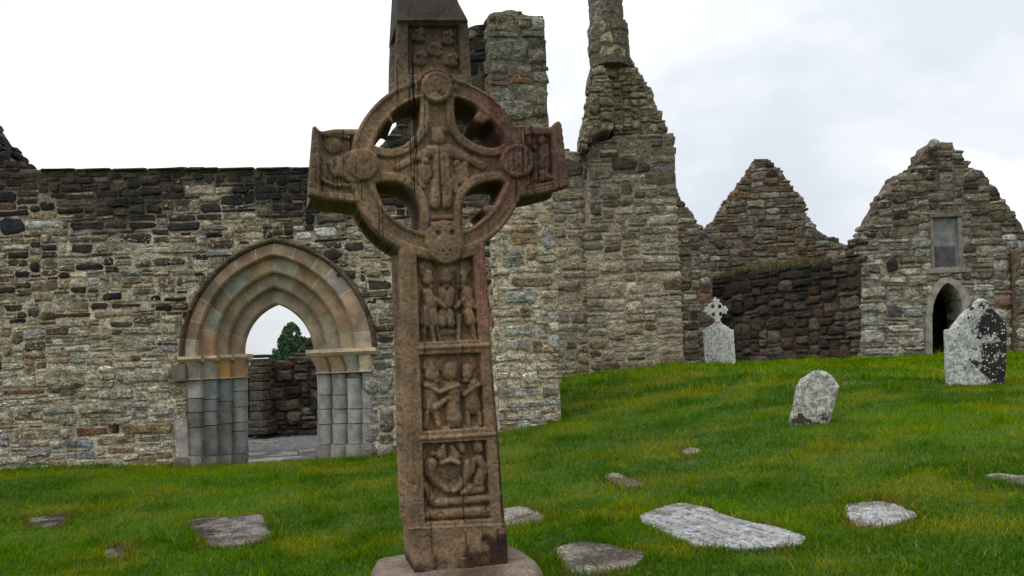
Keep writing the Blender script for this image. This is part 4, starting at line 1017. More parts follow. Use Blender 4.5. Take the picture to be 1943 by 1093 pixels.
for p_, d_ in ((pan1, PD), (pan2, PD), (pan3, PD), (panT, 0.032), (panL, 0.03), (panR, 0.03)):
    k = quad(p_, 2.2) * np.where(onring, 0, 1)
    H = H - d_ * k
# ledges between panels
def ridge(x0, y0, x1, y1, w, h):
    global H
    d, _, _ = polydist(X, Y, [(x0, y0), (x1, y1)], False); H = H + h * np.sqrt(np.clip(1 - (d / w) ** 2, 0, 1)) * (sd < 0)
ridge(794, 661, 930, 655, 4, 0.010); ridge(796, 833, 940, 824, 4, 0.010); ridge(776, 1006, 962, 998, 5, 0.018); ridge(782, 1016, 960, 1008, 2.5, 0.008)
# end bands of the arms, cap overhang
H = H + 0.022 * quad([(560, 200), (608, 200), (609, 400), (560, 400)], 5) * (LAB == ARML) + 0.022 * quad([(1046, 200), (1100, 200), (1100, 400), (1053, 400)], 5) * (LAB == ARMR)
cap_t = np.clip((43 - Y) / 105, 0, 1)
H = np.where(LAB == CAP, 0.024 - 0.16 * cap_t ** 1.2, H)
H = np.where(LAB == PLB, 0.012, H)

def caps(parts, ox, oy, sc, lab, hmul, base=None):
    """domed capsules in the coordinates of an enlarged view; all of them carry one label"""
    global H, LAB
    for (x0, y0, r0, x1, y1, r1, hh) in parts:
        ax, ay, bx, by = x0 / sc + ox, y0 / sc + oy, x1 / sc + ox, y1 / sc + oy
        dx, dy = bx - ax, by - ay; l2 = dx * dx + dy * dy + 1e-9
        t = np.clip(((X - ax) * dx + (Y - ay) * dy) / l2, 0, 1)
        d = np.hypot(X - ax - t * dx, Y - ay - t * dy); r = (r0 + (r1 - r0) * t) / sc
        q = np.clip(1 - (d / r) ** 2, 0, 1)
        nh = (base if base is not None else 0) + hh * hmul * q ** 0.27
        mk = (q > 0.0) & (nh > H) & (sd < 0)
        H = np.where(mk, nh, H)
        LAB = np.where((q > 0.02) & (sd < 0) & (H <= nh + 1e-6), lab, LAB)
def C1(x, y, r, h=1.0): return (x, y, r, x, y + 0.5, r, h)
Z1 = (740, 470, 4.968); Z2 = (740, 650, 4.968); Z3 = (740, 820, 4.968)
U = 0.056
halo = 0.40
# upper panel: three standing figures
f1 = newlab('carved_figure'); f2 = newlab('carved_figure'); f3 = newlab('carved_figure')
caps([C1(350, 190, 82, halo), (368, 240, 42, 370, 300, 56, 1.1), C1(388, 362, 32, .8), (360, 420, 50, 400, 540, 66, .85), (335, 590, 50, 345, 700, 62, .9), (410, 600, 50, 430, 705, 48, .9),
      (440, 490, 30, 520, 565, 26, 1.0), (330, 740, 26, 322, 880, 24, .75), (402, 740, 28, 425, 880, 24, .8), (450, 740, 22, 482, 870, 20, .7)], *Z1, f1, U, -PD)
caps([C1(545, 180, 80, halo), (530, 228, 52, 535, 285, 62, 1.15), C1(540, 352, 36, .8), (500, 410, 45, 545, 520, 60, .85), (585, 410, 45, 550, 520, 60, .85), (508, 610, 42, 505, 715, 42, .8), (572, 610, 42, 585, 715, 42, .8),
      (505, 790, 34, 600, 790, 34, .35)], *Z1, f2, U, -PD)
caps([C1(700, 190, 88, halo), (690, 245, 50, 690, 305, 52, 1.0), C1(686, 358, 40, .8), (740, 410, 56, 748, 540, 55, .85), (745, 600, 52, 775, 690, 56, .9), (700, 490, 30, 630, 565, 26, .95), (668, 640, 30, 658, 870, 26, .75),
      (785, 720, 28, 812, 860, 26, .75), (790, 500, 28, 810, 560, 24, .8), (690, 880, 22, 830, 876, 22, .45)], *Z1, f3, U, -PD)
# middle panel
f1 = newlab('carved_figure'); f2 = newlab('carved_figure'); f3 = newlab('carved_figure')
caps([C1(395, 215, 95, halo), (395, 205, 26, 402, 300, 74, 1.1), C1(440, 358, 36, .85), (355, 400, 42, 420, 420, 50, .8), (385, 470, 66, 395, 600, 74, .9), (350, 410, 34, 470, 470, 30, 1.05), (470, 470, 30, 640, 408, 26, 1.05),
      (430, 615, 38, 545, 530, 30, 1.0), (355, 670, 30, 345, 800, 24, .8), (445, 670, 36, 470, 790, 30, .8), (470, 810, 24, 560, 812, 20, .7)], *Z2, f1, U, -PD)
caps([C1(560, 205, 104, halo), (578, 240, 72, 570, 295, 66, 1.15), C1(575, 348, 36, .85), (560, 410, 50, 640, 410, 45, .75), (605, 460, 66, 610, 550, 66, .9), (600, 600, 66, 615, 715, 84, .95), (560, 790, 22, 660, 780, 22, .6)], *Z2, f2, U, -PD)
caps([C1(758, 195, 84, halo), (735, 250, 60, 735, 300, 54, 1.1), C1(725, 352, 38, .85), (800, 385, 48, 790, 470, 60, .85), (785, 540, 70, 795, 610, 78, .95), (840, 400, 30, 720, 490, 32, 1.05), (745, 670, 28, 750, 790, 24, .8),
      (850, 670, 28, 862, 770, 24, .8), (700, 810, 18, 860, 800, 18, .5)], *Z2, f3, U, -PD)
# lower panel
f1 = newlab('carved_figure'); f2 = newlab('carved_figure'); f3 = newlab('carved_figure'); st1 = newlab('carved_ledge'); st2 = newlab('carved_ledge')
caps([C1(575, 370, 95, .18), (510, 120, 14, 490, 215, 56, 1.0), (590, 140, 16, 615, 225, 62, 1.0), C1(412, 205, 32, .8), (500, 295, 28, 575, 262, 30, 1.1), (575, 262, 30, 650, 295, 28, 1.1)], *Z3, f1, U, -PD)
caps([C1(400, 305, 62, .95), (395, 320, 58, 395, 400, 52, .95), (395, 400, 52, 460, 490, 44, .95), (460, 490, 44, 545, 555, 34, .95), (345, 510, 34, 400, 630, 44, .8), (400, 630, 44, 430, 680, 40, .7)], *Z3, f2, U, -PD)
caps([(680, 130, 40, 690, 180, 30, .9), (740, 290, 38, 742, 400, 42, .95), (742, 400, 42, 690, 490, 40, .95), (690, 490, 40, 610, 560, 32, .95), (840, 130, 48, 845, 165, 46, 1.0), (850, 260, 50, 890, 340, 40, .85),
      (880, 380, 52, 850, 480, 60, .85), (760, 540, 58, 700, 575, 40, .9), (800, 270, 30, 790, 380, 26, .7), (870, 540, 50, 800, 560, 40, .8)], *Z3, f3, U, -PD)
caps([(470, 672, 44, 930, 632, 40, .8)], *Z3, st1, U, -PD); caps([(370, 790, 50, 925, 755, 56, .8)], *Z3, st2, U, -PD)
# crucifixion in the centre
cf = newlab('carved_figure'); a1 = newlab('carved_figure'); a2 = newlab('carved_figure')
Z8 = (740, 230, 5.465)
caps([(500, 150, 70, 505, 180, 74, 1.15), (470, 100, 40, 540, 90, 42, .9), (420, 300, 62, 600, 290, 62, .85), (530, 320, 84, 540, 500, 90, .95), (540, 500, 88, 545, 610, 82, .95), (420, 310, 66, 260, 375, 46, .62), (260, 375, 46, 80, 465, 40, .5),
      (620, 305, 66, 790, 370, 46, .62), (790, 370, 46, 965, 460, 42, .55), (485, 640, 62, 474, 860, 52, .85), (600, 640, 62, 590, 860, 52, .85), (460, 1000, 26, 640, 990, 26, .6), (440, 1060, 20, 660, 1052, 20, .7)], *Z8, cf, U * 0.72, -0.026)
caps([C1(365, 405, 42, .8), (330, 490, 60, 370, 590, 52, .7), (250, 560, 30, 350, 670, 30, .6), (395, 470, 30, 420, 560, 24, .6)], *Z8, a1, U * 0.66, -0.026)
caps([C1(700, 440, 44, .75), (720, 480, 52, 765, 600, 60, .65), (670, 600, 44, 690, 720, 34, .6), (780, 450, 40, 800, 560, 34, .6)], *Z8, a2, U * 0.66, -0.026)
# roundels
def roundel(cx, cy, r, h, holes_=(), rim=True):
    global H, LAB
    lb = newlab('roundel'); d = np.hypot(X - cx, Y - cy)
    nh = h * sst(r + 1, r - 3, d) + 0.006 * np.clip(1 - (d / r) ** 2, 0, 1)
    if rim: nh = nh - 0.006 * sst(r - 8, r - 10, d) * (d < r) * 0.8
    mk = (d < r) & (nh > H)
    H = np.where(mk, nh, H); LAB = np.where(d < r, lb, LAB)
    for hx, hy, hr, hd in holes_: H = H - hd * sst(hr, hr * 0.3, np.hypot(X - hx, Y - hy))
roundel(828, 166, 30.5, 0.022, [(822, 176, 4, .01), (832, 178, 4, .012), (812, 178, 3, .008), (838, 182, 3, .008), (826, 156, 3, .006)])
d = np.hypot(X - 828, Y - 166); H = H + 0.016 * np.exp(-((d - 36) / 3.0) ** 2) * (Y < 170)
roundel(672, 316, 31, 0.010); roundel(689, 313, 31, 0.024, [(695, 310, 3, .006)], False)
roundel(981, 307, 32.5, 0.026, [(972, 327, 3, .006)])
H = H + (X > 952) * (X < 1012) * (np.hypot(X - 981, Y - 307) < 28) * 0.004 * np.sin((X - 981) * 0.55)
roundel(843, 455, 37, 0.020, [(831, 444, 7, .022), (857, 443, 7, .022)], False); roundel(845, 467, 35, 0.022, [(831, 444, 7, .022), (857, 443, 7, .022), (839, 478, 3.2, .014), (853, 477, 3.2, .014), (846, 485, 3, .01)], False)
# five bosses of the upper panel, knots of the arm panels
ZT = (720, 0, 5.465)
for (x, y, r) in ((405, 350, 74), (700, 372, 84), (575, 490, 86), (420, 590, 82), (748, 606, 72)):
    caps([C1(x, y, r * .8, .9), (x - 30, y + 30, r * .55, x + 40, y + 45, r * .5, .75), C1(x - 14, y - 26, r * .42, 1.3), (x + 30, y - 50, r * .4, x + 55, y - 10, r * .35, 1.0)], *ZT, newlab('carved_boss'), 0.032, -0.032)
ZL = (560, 220, 5.465)
caps([C1(400, 290, 95, .8), (300, 430, 30, 310, 620, 34, .7), (370, 480, 34, 420, 600, 40, .8), (450, 440, 34, 470, 600, 30, .7)], *ZL, newlab('carved_figure'), 0.03, -0.03)
caps([(290, 660, 24, 400, 715, 24, 1), (400, 715, 24, 570, 715, 24, 1), (290, 190, 20, 560, 215, 20, .9)], *ZL, newlab('carved_border'), 0.03, -0.03)
ZR = (920, 210, 5.465)
caps([C1(600, 300, 52, .9), (630, 380, 50, 640, 560, 54, .9), (600, 640, 34, 680, 690, 34, .9), (640, 600, 40, 610, 700, 34, .8)], *ZR, newlab('carved_figure'), 0.03, -0.03)
caps([(470, 280, 34, 520, 380, 30, .8), (530, 560, 30, 530, 700, 30, .7), (440, 800, 22, 740, 740, 22, 1.0), (430, 220, 20, 680, 225, 20, .9)], *ZR, newlab('carved_border'), 0.03, -0.03)
# weathering
H = H + fbm(X / 26, Y / 26, 4, 5) * 0.008 + fbm(X / 7, Y / 7, 3, 8) * 0.0035
pit = vnoise(X / 5.5, Y / 5.5, 77); H = H - 0.006 * sst(0.86, 0.97, pit)
H = H - 0.012 * sst(-5, 0, sd) ** 2                                             # worn arrises

ins = sd < 0
cm = (sd[:-1, :-1] + sd[1:, :-1] + sd[1:, 1:] + sd[:-1, 1:]) / 4 < 0
used = np.zeros(X.shape, int)
for di in (0, 1):
    for dj in (0, 1): used[di:cm.shape[0] + di, dj:cm.shape[1] + dj] += cm
gX = np.gradient(sd, ST, axis=0); gY = np.gradient(sd, ST, axis=1); gl_ = np.hypot(gX, gY) + 1e-9; gX /= gl_; gY /= gl_
bd = (used > 0) & (used < 4); k = np.clip(sd, -2.2, 2.2) * bd
XS = X - gX * k; YS = Y - gY * k
sel = used > 0; n = int(sel.sum()); idx = -np.ones(X.shape, int); idx[sel] = np.arange(n)
front_v = cross_at(XS[sel], YS[sel], H[sel])
back_v = cross_at(XS[sel], YS[sel], -DEPTH - 0.25 * np.clip(H[sel], -0.03, 0.02))
quads = np.stack([idx[:-1, :-1], idx[:-1, 1:], idx[1:, 1:], idx[1:, :-1]], -1)[cm]
qlab = LAB[:-1, :-1][cm]
# sides: layers from front to back
NL = 8
bi = np.nonzero(bd); bmap = -np.ones(X.shape, int); bmap[bi] = np.arange(len(bi[0]))
lays = []
isl = np.isin(LAB[bi], (0, TOPB, ARML, ARMR))
for q in range(1, NL):
    t = q / NL
    rec = (sst(0.14, 0.2, t) - sst(0.8, 0.86, t)) * 6.0 * isl
    wv = fbm(YS[bi] / 11 + t * 9, XS[bi] / 11 + t * 7, 3, 60) * 13 * (0.2 < t < 0.8) * isl
    off = -rec + wv + fbm(YS[bi] / 9 + t * 5, XS[bi] / 9, 2, 61) * 1.2
    hb = H[bi] * (1 - t)
    lays.append(cross_at(XS[bi] + gX[bi] * off, YS[bi] + gY[bi] * off, hb - DEPTH * t))
nb = len(bi[0])
V = np.vstack([front_v, back_v] + lays)
fl = [quads, quads[:, ::-1] + n]; ll = [qlab, qlab]
mp_ = np.pad(cm, 1); c_ = mp_[1:-1, 1:-1]
def layer_index(I, J, q):
    if q == 0: return idx[I, J]
    if q == NL: return idx[I, J] + n
    return 2 * n + (q - 1) * nb + bmap[I, J]
base_of = LAB.copy()
for nbm, i0, j0, i1, j1 in ((mp_[:-2, 1:-1], 0, 0, 0, 1), (mp_[2:, 1:-1], 1, 1, 1, 0), (mp_[1:-1, :-2], 1, 0, 0, 0), (mp_[1:-1, 2:], 0, 1, 1, 1)):
    I, J = np.nonzero(c_ & ~nbm)
    for q in range(NL):
        a = layer_index(I + i0, J + j0, q); b_ = layer_index(I + i1, J + j1, q); c2 = layer_index(I + i1, J + j1, q + 1); d2 = layer_index(I + i0, J + j0, q + 1)
        fl.append(np.stack([b_, a, d2, c2], -1)); ll.append(LAB[I, J])
FQ = np.vstack(fl); FL = np.concatenate(ll)
# colour: brown sandstone, rust red down the right of the ring, black growth at the head
ax_ = np.concatenate([XS[sel], XS[sel]] + [XS[bi]] * (NL - 1)); ay_ = np.concatenate([YS[sel], YS[sel]] + [YS[bi]] * (NL - 1))
nzc = fbm(ax_ / 60, ay_ / 60, 3, 91)
colr = np.tile(np.array(C(119, 95, 69, sat=0.92)), (len(ax_), 1))
def blend(c, w): 
    global colr
    w = np.clip(w, 0, 1)[:, None]; colr = colr * (1 - w) + np.array(C(*c)) * w
blend((98, 78, 60), sst(-.1, .2, nzc) * 0.7); blend((138, 110, 82), sst(0.05, 0.3, fbm(ax_ / 35 + 9, ay_ / 50, 3, 95)) * 0.6)
blend((114, 93, 68), 0.6 * np.exp(-((ax_ - 835) / 60) ** 2 - ((ay_ - 330) / 110) ** 2))
red = sst(835, 990, ax_ + 90 * nzc) * (1 - sst(480, 620, ay_ + 80 * nzc)) * sst(105, 165, ay_)
blend((98, 66, 54), red * 0.85); blend((78, 42, 34), red * sst(0.02, 0.22, fbm(ax_ / 18, ay_ / 30, 3, 97)) * (1 - sst(260, 330, ay_)) * 1.0)
blend((136, 84, 62), sst(900, 912, ax_) * (1 - sst(930, 945, ax_)) * sst(470, 500, ay_) * (1 - sst(570, 690, ay_)) * 0.7)
darkh = (1 - sst(60, 190, ay_ + 90 * nzc)); blend((58, 48, 40), darkh * 0.85)
blend((46, 38, 33), (1 - sst(30, 48, ay_)) * 0.8)
blend((78, 64, 50), sst(0, 1, (1 - sst(600, 660, ax_ + 20 * nzc)) * (1 - sst(330, 375, ay_))) * 0.6)
blend((64, 50, 40), sst(1000, 1030, ax_) * (1 - sst(300, 370, ay_)) * 0.5)
wet = sst(-0.14, 0.14, (ay_ - 1075 + 0.75 * np.clip(ax_ - 860, 0, 100) - 0.1 * (900 - ax_)) / 120 + 0.9 * fbm(ax_ / 20, ay_ / 20, 4, 99)) * (ay_ > 1012)
blend((44, 27, 18), wet * 0.9)
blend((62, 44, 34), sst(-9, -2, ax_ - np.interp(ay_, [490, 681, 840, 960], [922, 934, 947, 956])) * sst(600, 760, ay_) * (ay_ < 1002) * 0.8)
# thin black run-off lines
for x0, y0, x1, y1, w_, k_ in ((801, 545, 806, 680, 1.3, .8), (805, 680, 812, 850, 1.1, .7), (812, 850, 820, 1065, 1.4, .8), (873, 470, 878, 690, 1.5, .9), (878, 690, 880, 860, 1.2, .8), (877, 860, 884, 1045, 1.6, .9), (866, 520, 868, 660, 1.1, .6),
        (599, 300, 599, 374, 1.6, .8), (608, 300, 609, 374, 1.4, .8), (632, 300, 633, 380, 1.3, .8), (641, 330, 642, 381, 1.3, .8), (649, 340, 650, 382, 1.3, .9), (671, 350, 673, 382, 1.2, .8), (751, 262, 752, 345, 1.2, .8), (758, 300, 759, 345, 1.1, .6),
        (962, 282, 962, 330, 1.4, .8), (972, 276, 972, 336, 1.6, .9), (982, 275, 983, 338, 1.8, .9), (992, 277, 992, 336, 1.4, .8), (1001, 284, 1002, 330, 1.3, .8), (1012, 250, 1013, 372, 1.4, .8), (1021, 258, 1023, 370, 1.4, .8), (1033, 250, 1034, 366, 1.4, .8), (1045, 256, 1048, 360, 1.6, .8),
        (806, 180, 806, 280, 1.5, .8), (799, 240, 799, 290, 1.3, .7), (876, 370, 874, 470, 1.5, .8), (882, 380, 880, 470, 1.2, .7), (905, 330, 905, 350, 1.2, .7), (912, 326, 912, 348, 1.2, .7), (780, 150, 779, 190, 1.4, .7), (786, 152, 785, 190, 1.3, .7), (930, 600, 938, 760, 1.5, .7), (940, 700, 951, 990, 1.7, .8), (946, 820, 955, 990, 1.5, .8),
        (778, 48, 777, 150, 1.6, .7), (786, 48, 786, 140, 1.3, .6), (868, 48, 872, 140, 1.5, .7), (862, 50, 864, 120, 1.3, .6), (840, 48, 840, 100, 1.3, .6), (822, 48, 822, 90, 1.2, .5), (943, 1000, 944, 1050, 1.7, .8), (951, 1000, 953, 1060, 1.7, .8), (958, 1002, 959, 1060, 1.7, .8)):
    xl = np.interp(ay_, [y0, y1], [x0, x1]) + 2.2 * fbm(ay_ / 14, 0 * ay_ + x0, 2, 81)
    on = sst(y0 - 2, y0 + 4, ay_) * (1 - sst(y1 - 25, y1 + 2, ay_)) * np.exp(-((ax_ - xl) / w_) ** 2) * sst(-0.3, 0.0, fbm(ay_ / 11 + x0, 0 * ay_, 2, 83))
    blend((26, 20, 17), on * k_ * 1.1)
streak = 0.25 + 0.75 * np.clip((1 - sst(440, 620, ay_)) + sst(905, 935, ax_) * 0.8, 0, 1)
colr = np.hstack([colr, streak[:, None]])
full = mesh('tmp', V, FQ, smooth=True); nrm = np.zeros(len(V) * 3, np.float32); full.vertices.foreach_get('normal', nrm); nrm = nrm.reshape(-1, 3); bpy.data.meshes.remove(full)
cross = thing('high_cross', 'tall brown carved stone cross with a ring, standing in the foreground', 'stone cross')
cross.location = (float(V[:, 0].mean()), float(V[:, 1].mean()), 0.0); cl = np.array(cross.location)
made = {}
# detached scraps of a label join the piece they touch
ek = {}
for fi_, q in enumerate(FQ.tolist()):
    for k in range(4):
        a, b_ = q[k], q[(k + 1) % 4]; ek.setdefault((a, b_) if a < b_ else (b_, a), []).append(fi_)
nbr = [[] for _ in range(len(FQ))]
for v_ in ek.values():
    if len(v_) == 2: nbr[v_[0]].append(v_[1]); nbr[v_[1]].append(v_[0])
for rnd in range(8):
    FLl = FL.tolist(); comp = [-1] * len(FLl); comps = []
    for s0 in range(len(FLl)):
        if comp[s0] >= 0: continue
        st = [s0]; comp[s0] = len(comps); mem = [s0]; lb = FLl[s0]
        while st:
            u_ = st.pop()
            for w_ in nbr[u_]:
                if comp[w_] < 0 and FLl[w_] == lb: comp[w_] = len(comps); st.append(w_); mem.append(w_)
        comps.append(mem)
    big = {}
    for c_i, mem in enumerate(comps):
        lb = FLl[mem[0]]
        if lb not in big or len(mem) > len(comps[big[lb]]): big[lb] = c_i
    ch_ = 0
    for c_i, mem in enumerate(comps):
        lb = FLl[mem[0]]
        if big[lb] == c_i and len(mem) >= 60: continue
        cnt = {}
        for u_ in mem:
            for w_ in nbr[u_]:
                if comp[w_] != c_i: cnt[FLl[w_]] = cnt.get(FLl[w_], 0) + 1
        if cnt: FL[np.array(mem)] = max(cnt, key=cnt.get); ch_ += 1
    if not ch_: break
# small leftovers of a figure go to the piece round them
for lb in range(len(names)):
    fsel = FL == lb
    if fsel.sum() == 0: continue
    if fsel.sum() < 40: FL[fsel] = HEAD if lb != HEAD else RING
par_of = {}
for lb in range(len(names)):
    fsel = FQ[FL == lb]
    if len(fsel) == 0: continue
    u, inv = np.unique(fsel.ravel(), return_inverse=True)
    me = mesh(names[lb], V[u] - cl, inv.reshape(-1, 4), colr[u], True)
    me.normals_split_custom_set_from_vertices(nrm[u].tolist())
    made[lb] = obj(names[lb], me, M_CROSS, cross)
# stepped base of the cross: rounded block, mostly below the picture
bc = cross_at(np.array(874.0), np.array(1081.0)) - cn * 0.17
def sup(t, n=4.5): c, s = math.cos(t), math.sin(t); return np.sign(c) * abs(c) ** (2 / n), np.sign(s) * abs(s) ** (2 / n)
zt = bc[2] + 0.005; zb = float(ground(bc[0], bc[1])) - 0.12
rows = [(0.02, zt + 0.004), (0.6, zt + 0.004), (0.86, zt), (0.95, zt - 0.012), (1.0, zt - 0.05), (1.06, zt - 0.16), (1.22, zb)]
NT = 96; V = []
for k, (s, z) in enumerate(rows):
    for t in np.linspace(0, 2 * math.pi, NT, endpoint=False):
        a, b_ = sup(t); w = 1 + 0.03 * float(fbm(a * 3 + 5, b_ * 3 + z * 6, 3, 71))
        p = bc + cu * a * 0.465 * s * w + cn * b_ * 0.40 * s * w; V.append((p[0], p[1], z + 0.02 * float(fbm(p[0] * 8, p[1] * 8, 3, 72))))
f = [(r * NT + i, r * NT + (i + 1) % NT, (r + 1) * NT + (i + 1) % NT, (r + 1) * NT + i) for r in range(len(rows) - 1) for i in range(NT)] + [tuple(range(NT))[::-1]]
V = np.array(V); dl = (V - bc) @ cu; dn = (V - bc) @ cn
wb = sst(0.30, -0.05, np.abs(dl - 0.05)) * sst(-0.1, 0.1, dn) ; bcol = np.array(C(112, 97, 82)) * (1 - wb[:, None] * 0.85) + np.array(C(70, 40, 24)) * wb[:, None] * 0.85
o = obj('base', mesh('base', V - cl, f, np.hstack([bcol, np.full((len(V), 1), 0.1)]), True), M_CROSS, cross); fixn(o.data)
# ------------------------------------------------------------------ grave markers
def marker(fr, pts, hs, rc, T, rnd, name, mat, root, seed, amp=0.012):
    V, Fc, c = core(fr, fr.poly(pts), [fr.poly(h) for h in hs], rc, T, amp, seed, None, rnd)
    cen = V.mean(0); cen[2] = V[:, 2].min(); V = V - cen
    o = obj(name, mesh(name, V, Fc, None, True), mat, root); o.location = cen; return o
G1 = Frame((1330, 703, 18.1), (1400, 700, 17.9))
M_G1 = lichen_stone('pale_limestone_marker', C(182, 182, 176), C(208, 210, 206), C(24, 22, 19), 0.64, 1.4, (2, 0.5, 1.2, 0.02, -0.14), 0.5, 0.52)
M_G1C = lichen_stone('pale_limestone_cross', C(184, 184, 180), C(208, 210, 206), C(70, 68, 60), 0.98, 1.4, None, 0.5, 0.66)
gs = thing('cross_gravestone', 'pale grey gravestone topped by a small ringed cross, before the dark wall', 'gravestone')
g1 = zoomed([(84, 500), (112, 480), (150, 450), (195, 425), (225, 392), (312, 392), (325, 415), (400, 455), (435, 485), (462, 483), (478, 720), (497, 1060), (118, 1080), (100, 760)], 1320, 550, 6.43)
marker(G1, g1, [], 0.03, 0.17, 0.012, 'slab', M_G1, gs, 5)
g1c = zoomed([(226, 398), (232, 370), (225, 350), (198, 335), (166, 300), (146, 316), (136, 287), (84, 263), (112, 236), (106, 210), (142, 206), (160, 176), (192, 156), (220, 150), (206, 131), (176, 125), (212, 116), (236, 84), (258, 112), (297, 120), (280, 150), (312, 164),
              (334, 200), (366, 194), (374, 220), (400, 240), (380, 264), (380, 297), (336, 286), (318, 326), (300, 348), (300, 372), (311, 398)], 1320, 550, 6.43)
def circ(x, y, r, n=10): return [(x + r * math.cos(t), y + r * math.sin(t) * 1.2) for t in np.linspace(0, 2 * math.pi, n, endpoint=False)]
marker(G1, g1c, [zoomed(circ(*q), 1320, 550, 6.43) for q in ((207, 203, 23), (293, 203, 22), (214, 303, 22), (303, 297, 21))], 0.012, 0.13, 0.008, 'ringed_cross', M_G1C, gs, 6, 0.006)

G2 = Frame((1800, 730, 11.7), (1910, 722, 11.6))
M_G2 = lichen_stone('black_white_crusted_marker', C(140, 140, 134), C(188, 190, 186), C(14, 13, 12), 0.53, 1.9, (0, -0.22, 0.20, -0.12, 0.14), 0.38, 0.55)
g2 = zoomed([(95, 425), (110, 408), (150, 405), (175, 365), (200, 340), (240, 285), (270, 250), (320, 200), (350, 185), (372, 140), (410, 105), (440, 85), (482, 90), (530, 130), (558, 190), (575, 205), (620, 240), (655, 280), (690, 330), (714, 395), (722, 560), (716, 700), (706, 860), (700, 1080), (130, 1130), (112, 900), (104, 700)], 1780, 550, 5.466)
o = marker(G2, g2, [], 0.02, 0.16, 0.02, 'crusted_gravestone', M_G2, None, 7, 0.02)
tag(o, 'broad gravestone crusted half white, half black, in front of the chapel door', 'gravestone')
G3 = Frame((1497, 805, 9.45), (1590, 800, 9.30))
M_G3 = lichen_stone('grey_lichen_marker', C(130, 128, 118), C(184, 182, 172), C(52, 42, 31), 0.66, 2.4, (2, 0.10, 0.34, 0.17, 0.0), 0.40, 0.54)
g3 = zoomed([(110, 1120), (140, 990), (160, 850), (200, 740), (215, 650), (225, 560), (240, 480), (270, 350), (330, 250), (430, 190), (530, 125), (630, 108), (740, 130), (830, 190), (900, 290), (955, 370), (930, 440), (905, 530), (880, 640), (830, 820), (800, 900), (770, 1120)], 1480, 690, 8.408)
o = marker(G3, g3, [], 0.015, 0.12, 0.02, 'leaning_gravestone', M_G3, None, 8, 0.015)
tag(o, 'small round-topped gravestone leaning on the open lawn', 'gravestone')

# ------------------------------------------------------------------ flat grave slabs set in the turf
def slab_material(name, base, wet, crust, marks, spec=0.3, cover=0.5):
    """stone with wet pale patches, crusty lichen and, where marks is set, rows of worn cut strokes too faint to read"""
    b = NB(name); tcn = b.n('ShaderNodeTexCoord').outputs['Object']
    n1 = b.noise(5, 6, 0.7); n2 = b.noise(30, 6, 0.78, b.scale(tcn, (1, 1.8, 1))); n3 = b.noise(1.9, 4, 0.6)
    c = b.mix(b.ramp(n1, 0.38, 0.62), base, wet)
    c = b.mix(b.math('MULTIPLY', b.ramp(n3, cover, cover + 0.08), b.ramp(n2, 0.36, 0.5, 0.35, 1.0)), c, crust)
    c = b.mix(b.ramp(n2, 0.52, 0.62, 0, 0.72), c, (0.035, 0.032, 0.028)); hgt = b.math('ADD', n1, b.math('MULTIPLY', n2, 1.3)); rough = b.ramp(n3, 0.35, 0.65, 0.30, 0.65)
    c = b.mul(c, b.ramp(b.noise(15, 6, 0.75, b.scale(tcn, (1, 3.2, 1))), 0.38, 0.62, 0.5, 1.45))
    if marks:
        s = b.sep(tcn); rows_ = b.math('SINE', b.math('MULTIPLY', s[1], marks))
        st = b.noise(1.0, 2, 0.5, b.scale(tcn, (42, 12, 1))); br = b.noise(1.0, 2, 0.5, b.scale(tcn, (4, 4, 1)))
        mk = b.math('MULTIPLY', b.math('MULTIPLY', b.ramp(rows_, 0.0, 0.4), b.ramp(st, 0.50, 0.56)), b.ramp(br, 0.36, 0.48))
        c = b.mix(b.math('MULTIPLY', mk, 0.8), c, (0.05, 0.048, 0.046)); hgt = b.math('SUBTRACT', hgt, b.math('MULTIPLY', mk, 1.0))
    b.b.inputs['Specular IOR Level'].default_value = spec
    return b.done(c, b.bump(hgt, 0.45, 0.010), rough)
M_SL_PALE = slab_material('wet_pale_slab', C(122, 120, 114), C(150, 151, 154), C(92, 87, 74), 52.0, 0.35, 0.52)
M_SL_GREY = slab_material('grey_lichened_slab', C(100, 94, 82), C(132, 126, 112), C(72, 64, 52), 0, 0.08, 0.48)
M_SL_DARK = slab_material('dark_brown_slab', C(66, 58, 50), C(116, 110, 104), C(50, 42, 35), 0, 0.05, 0.47)
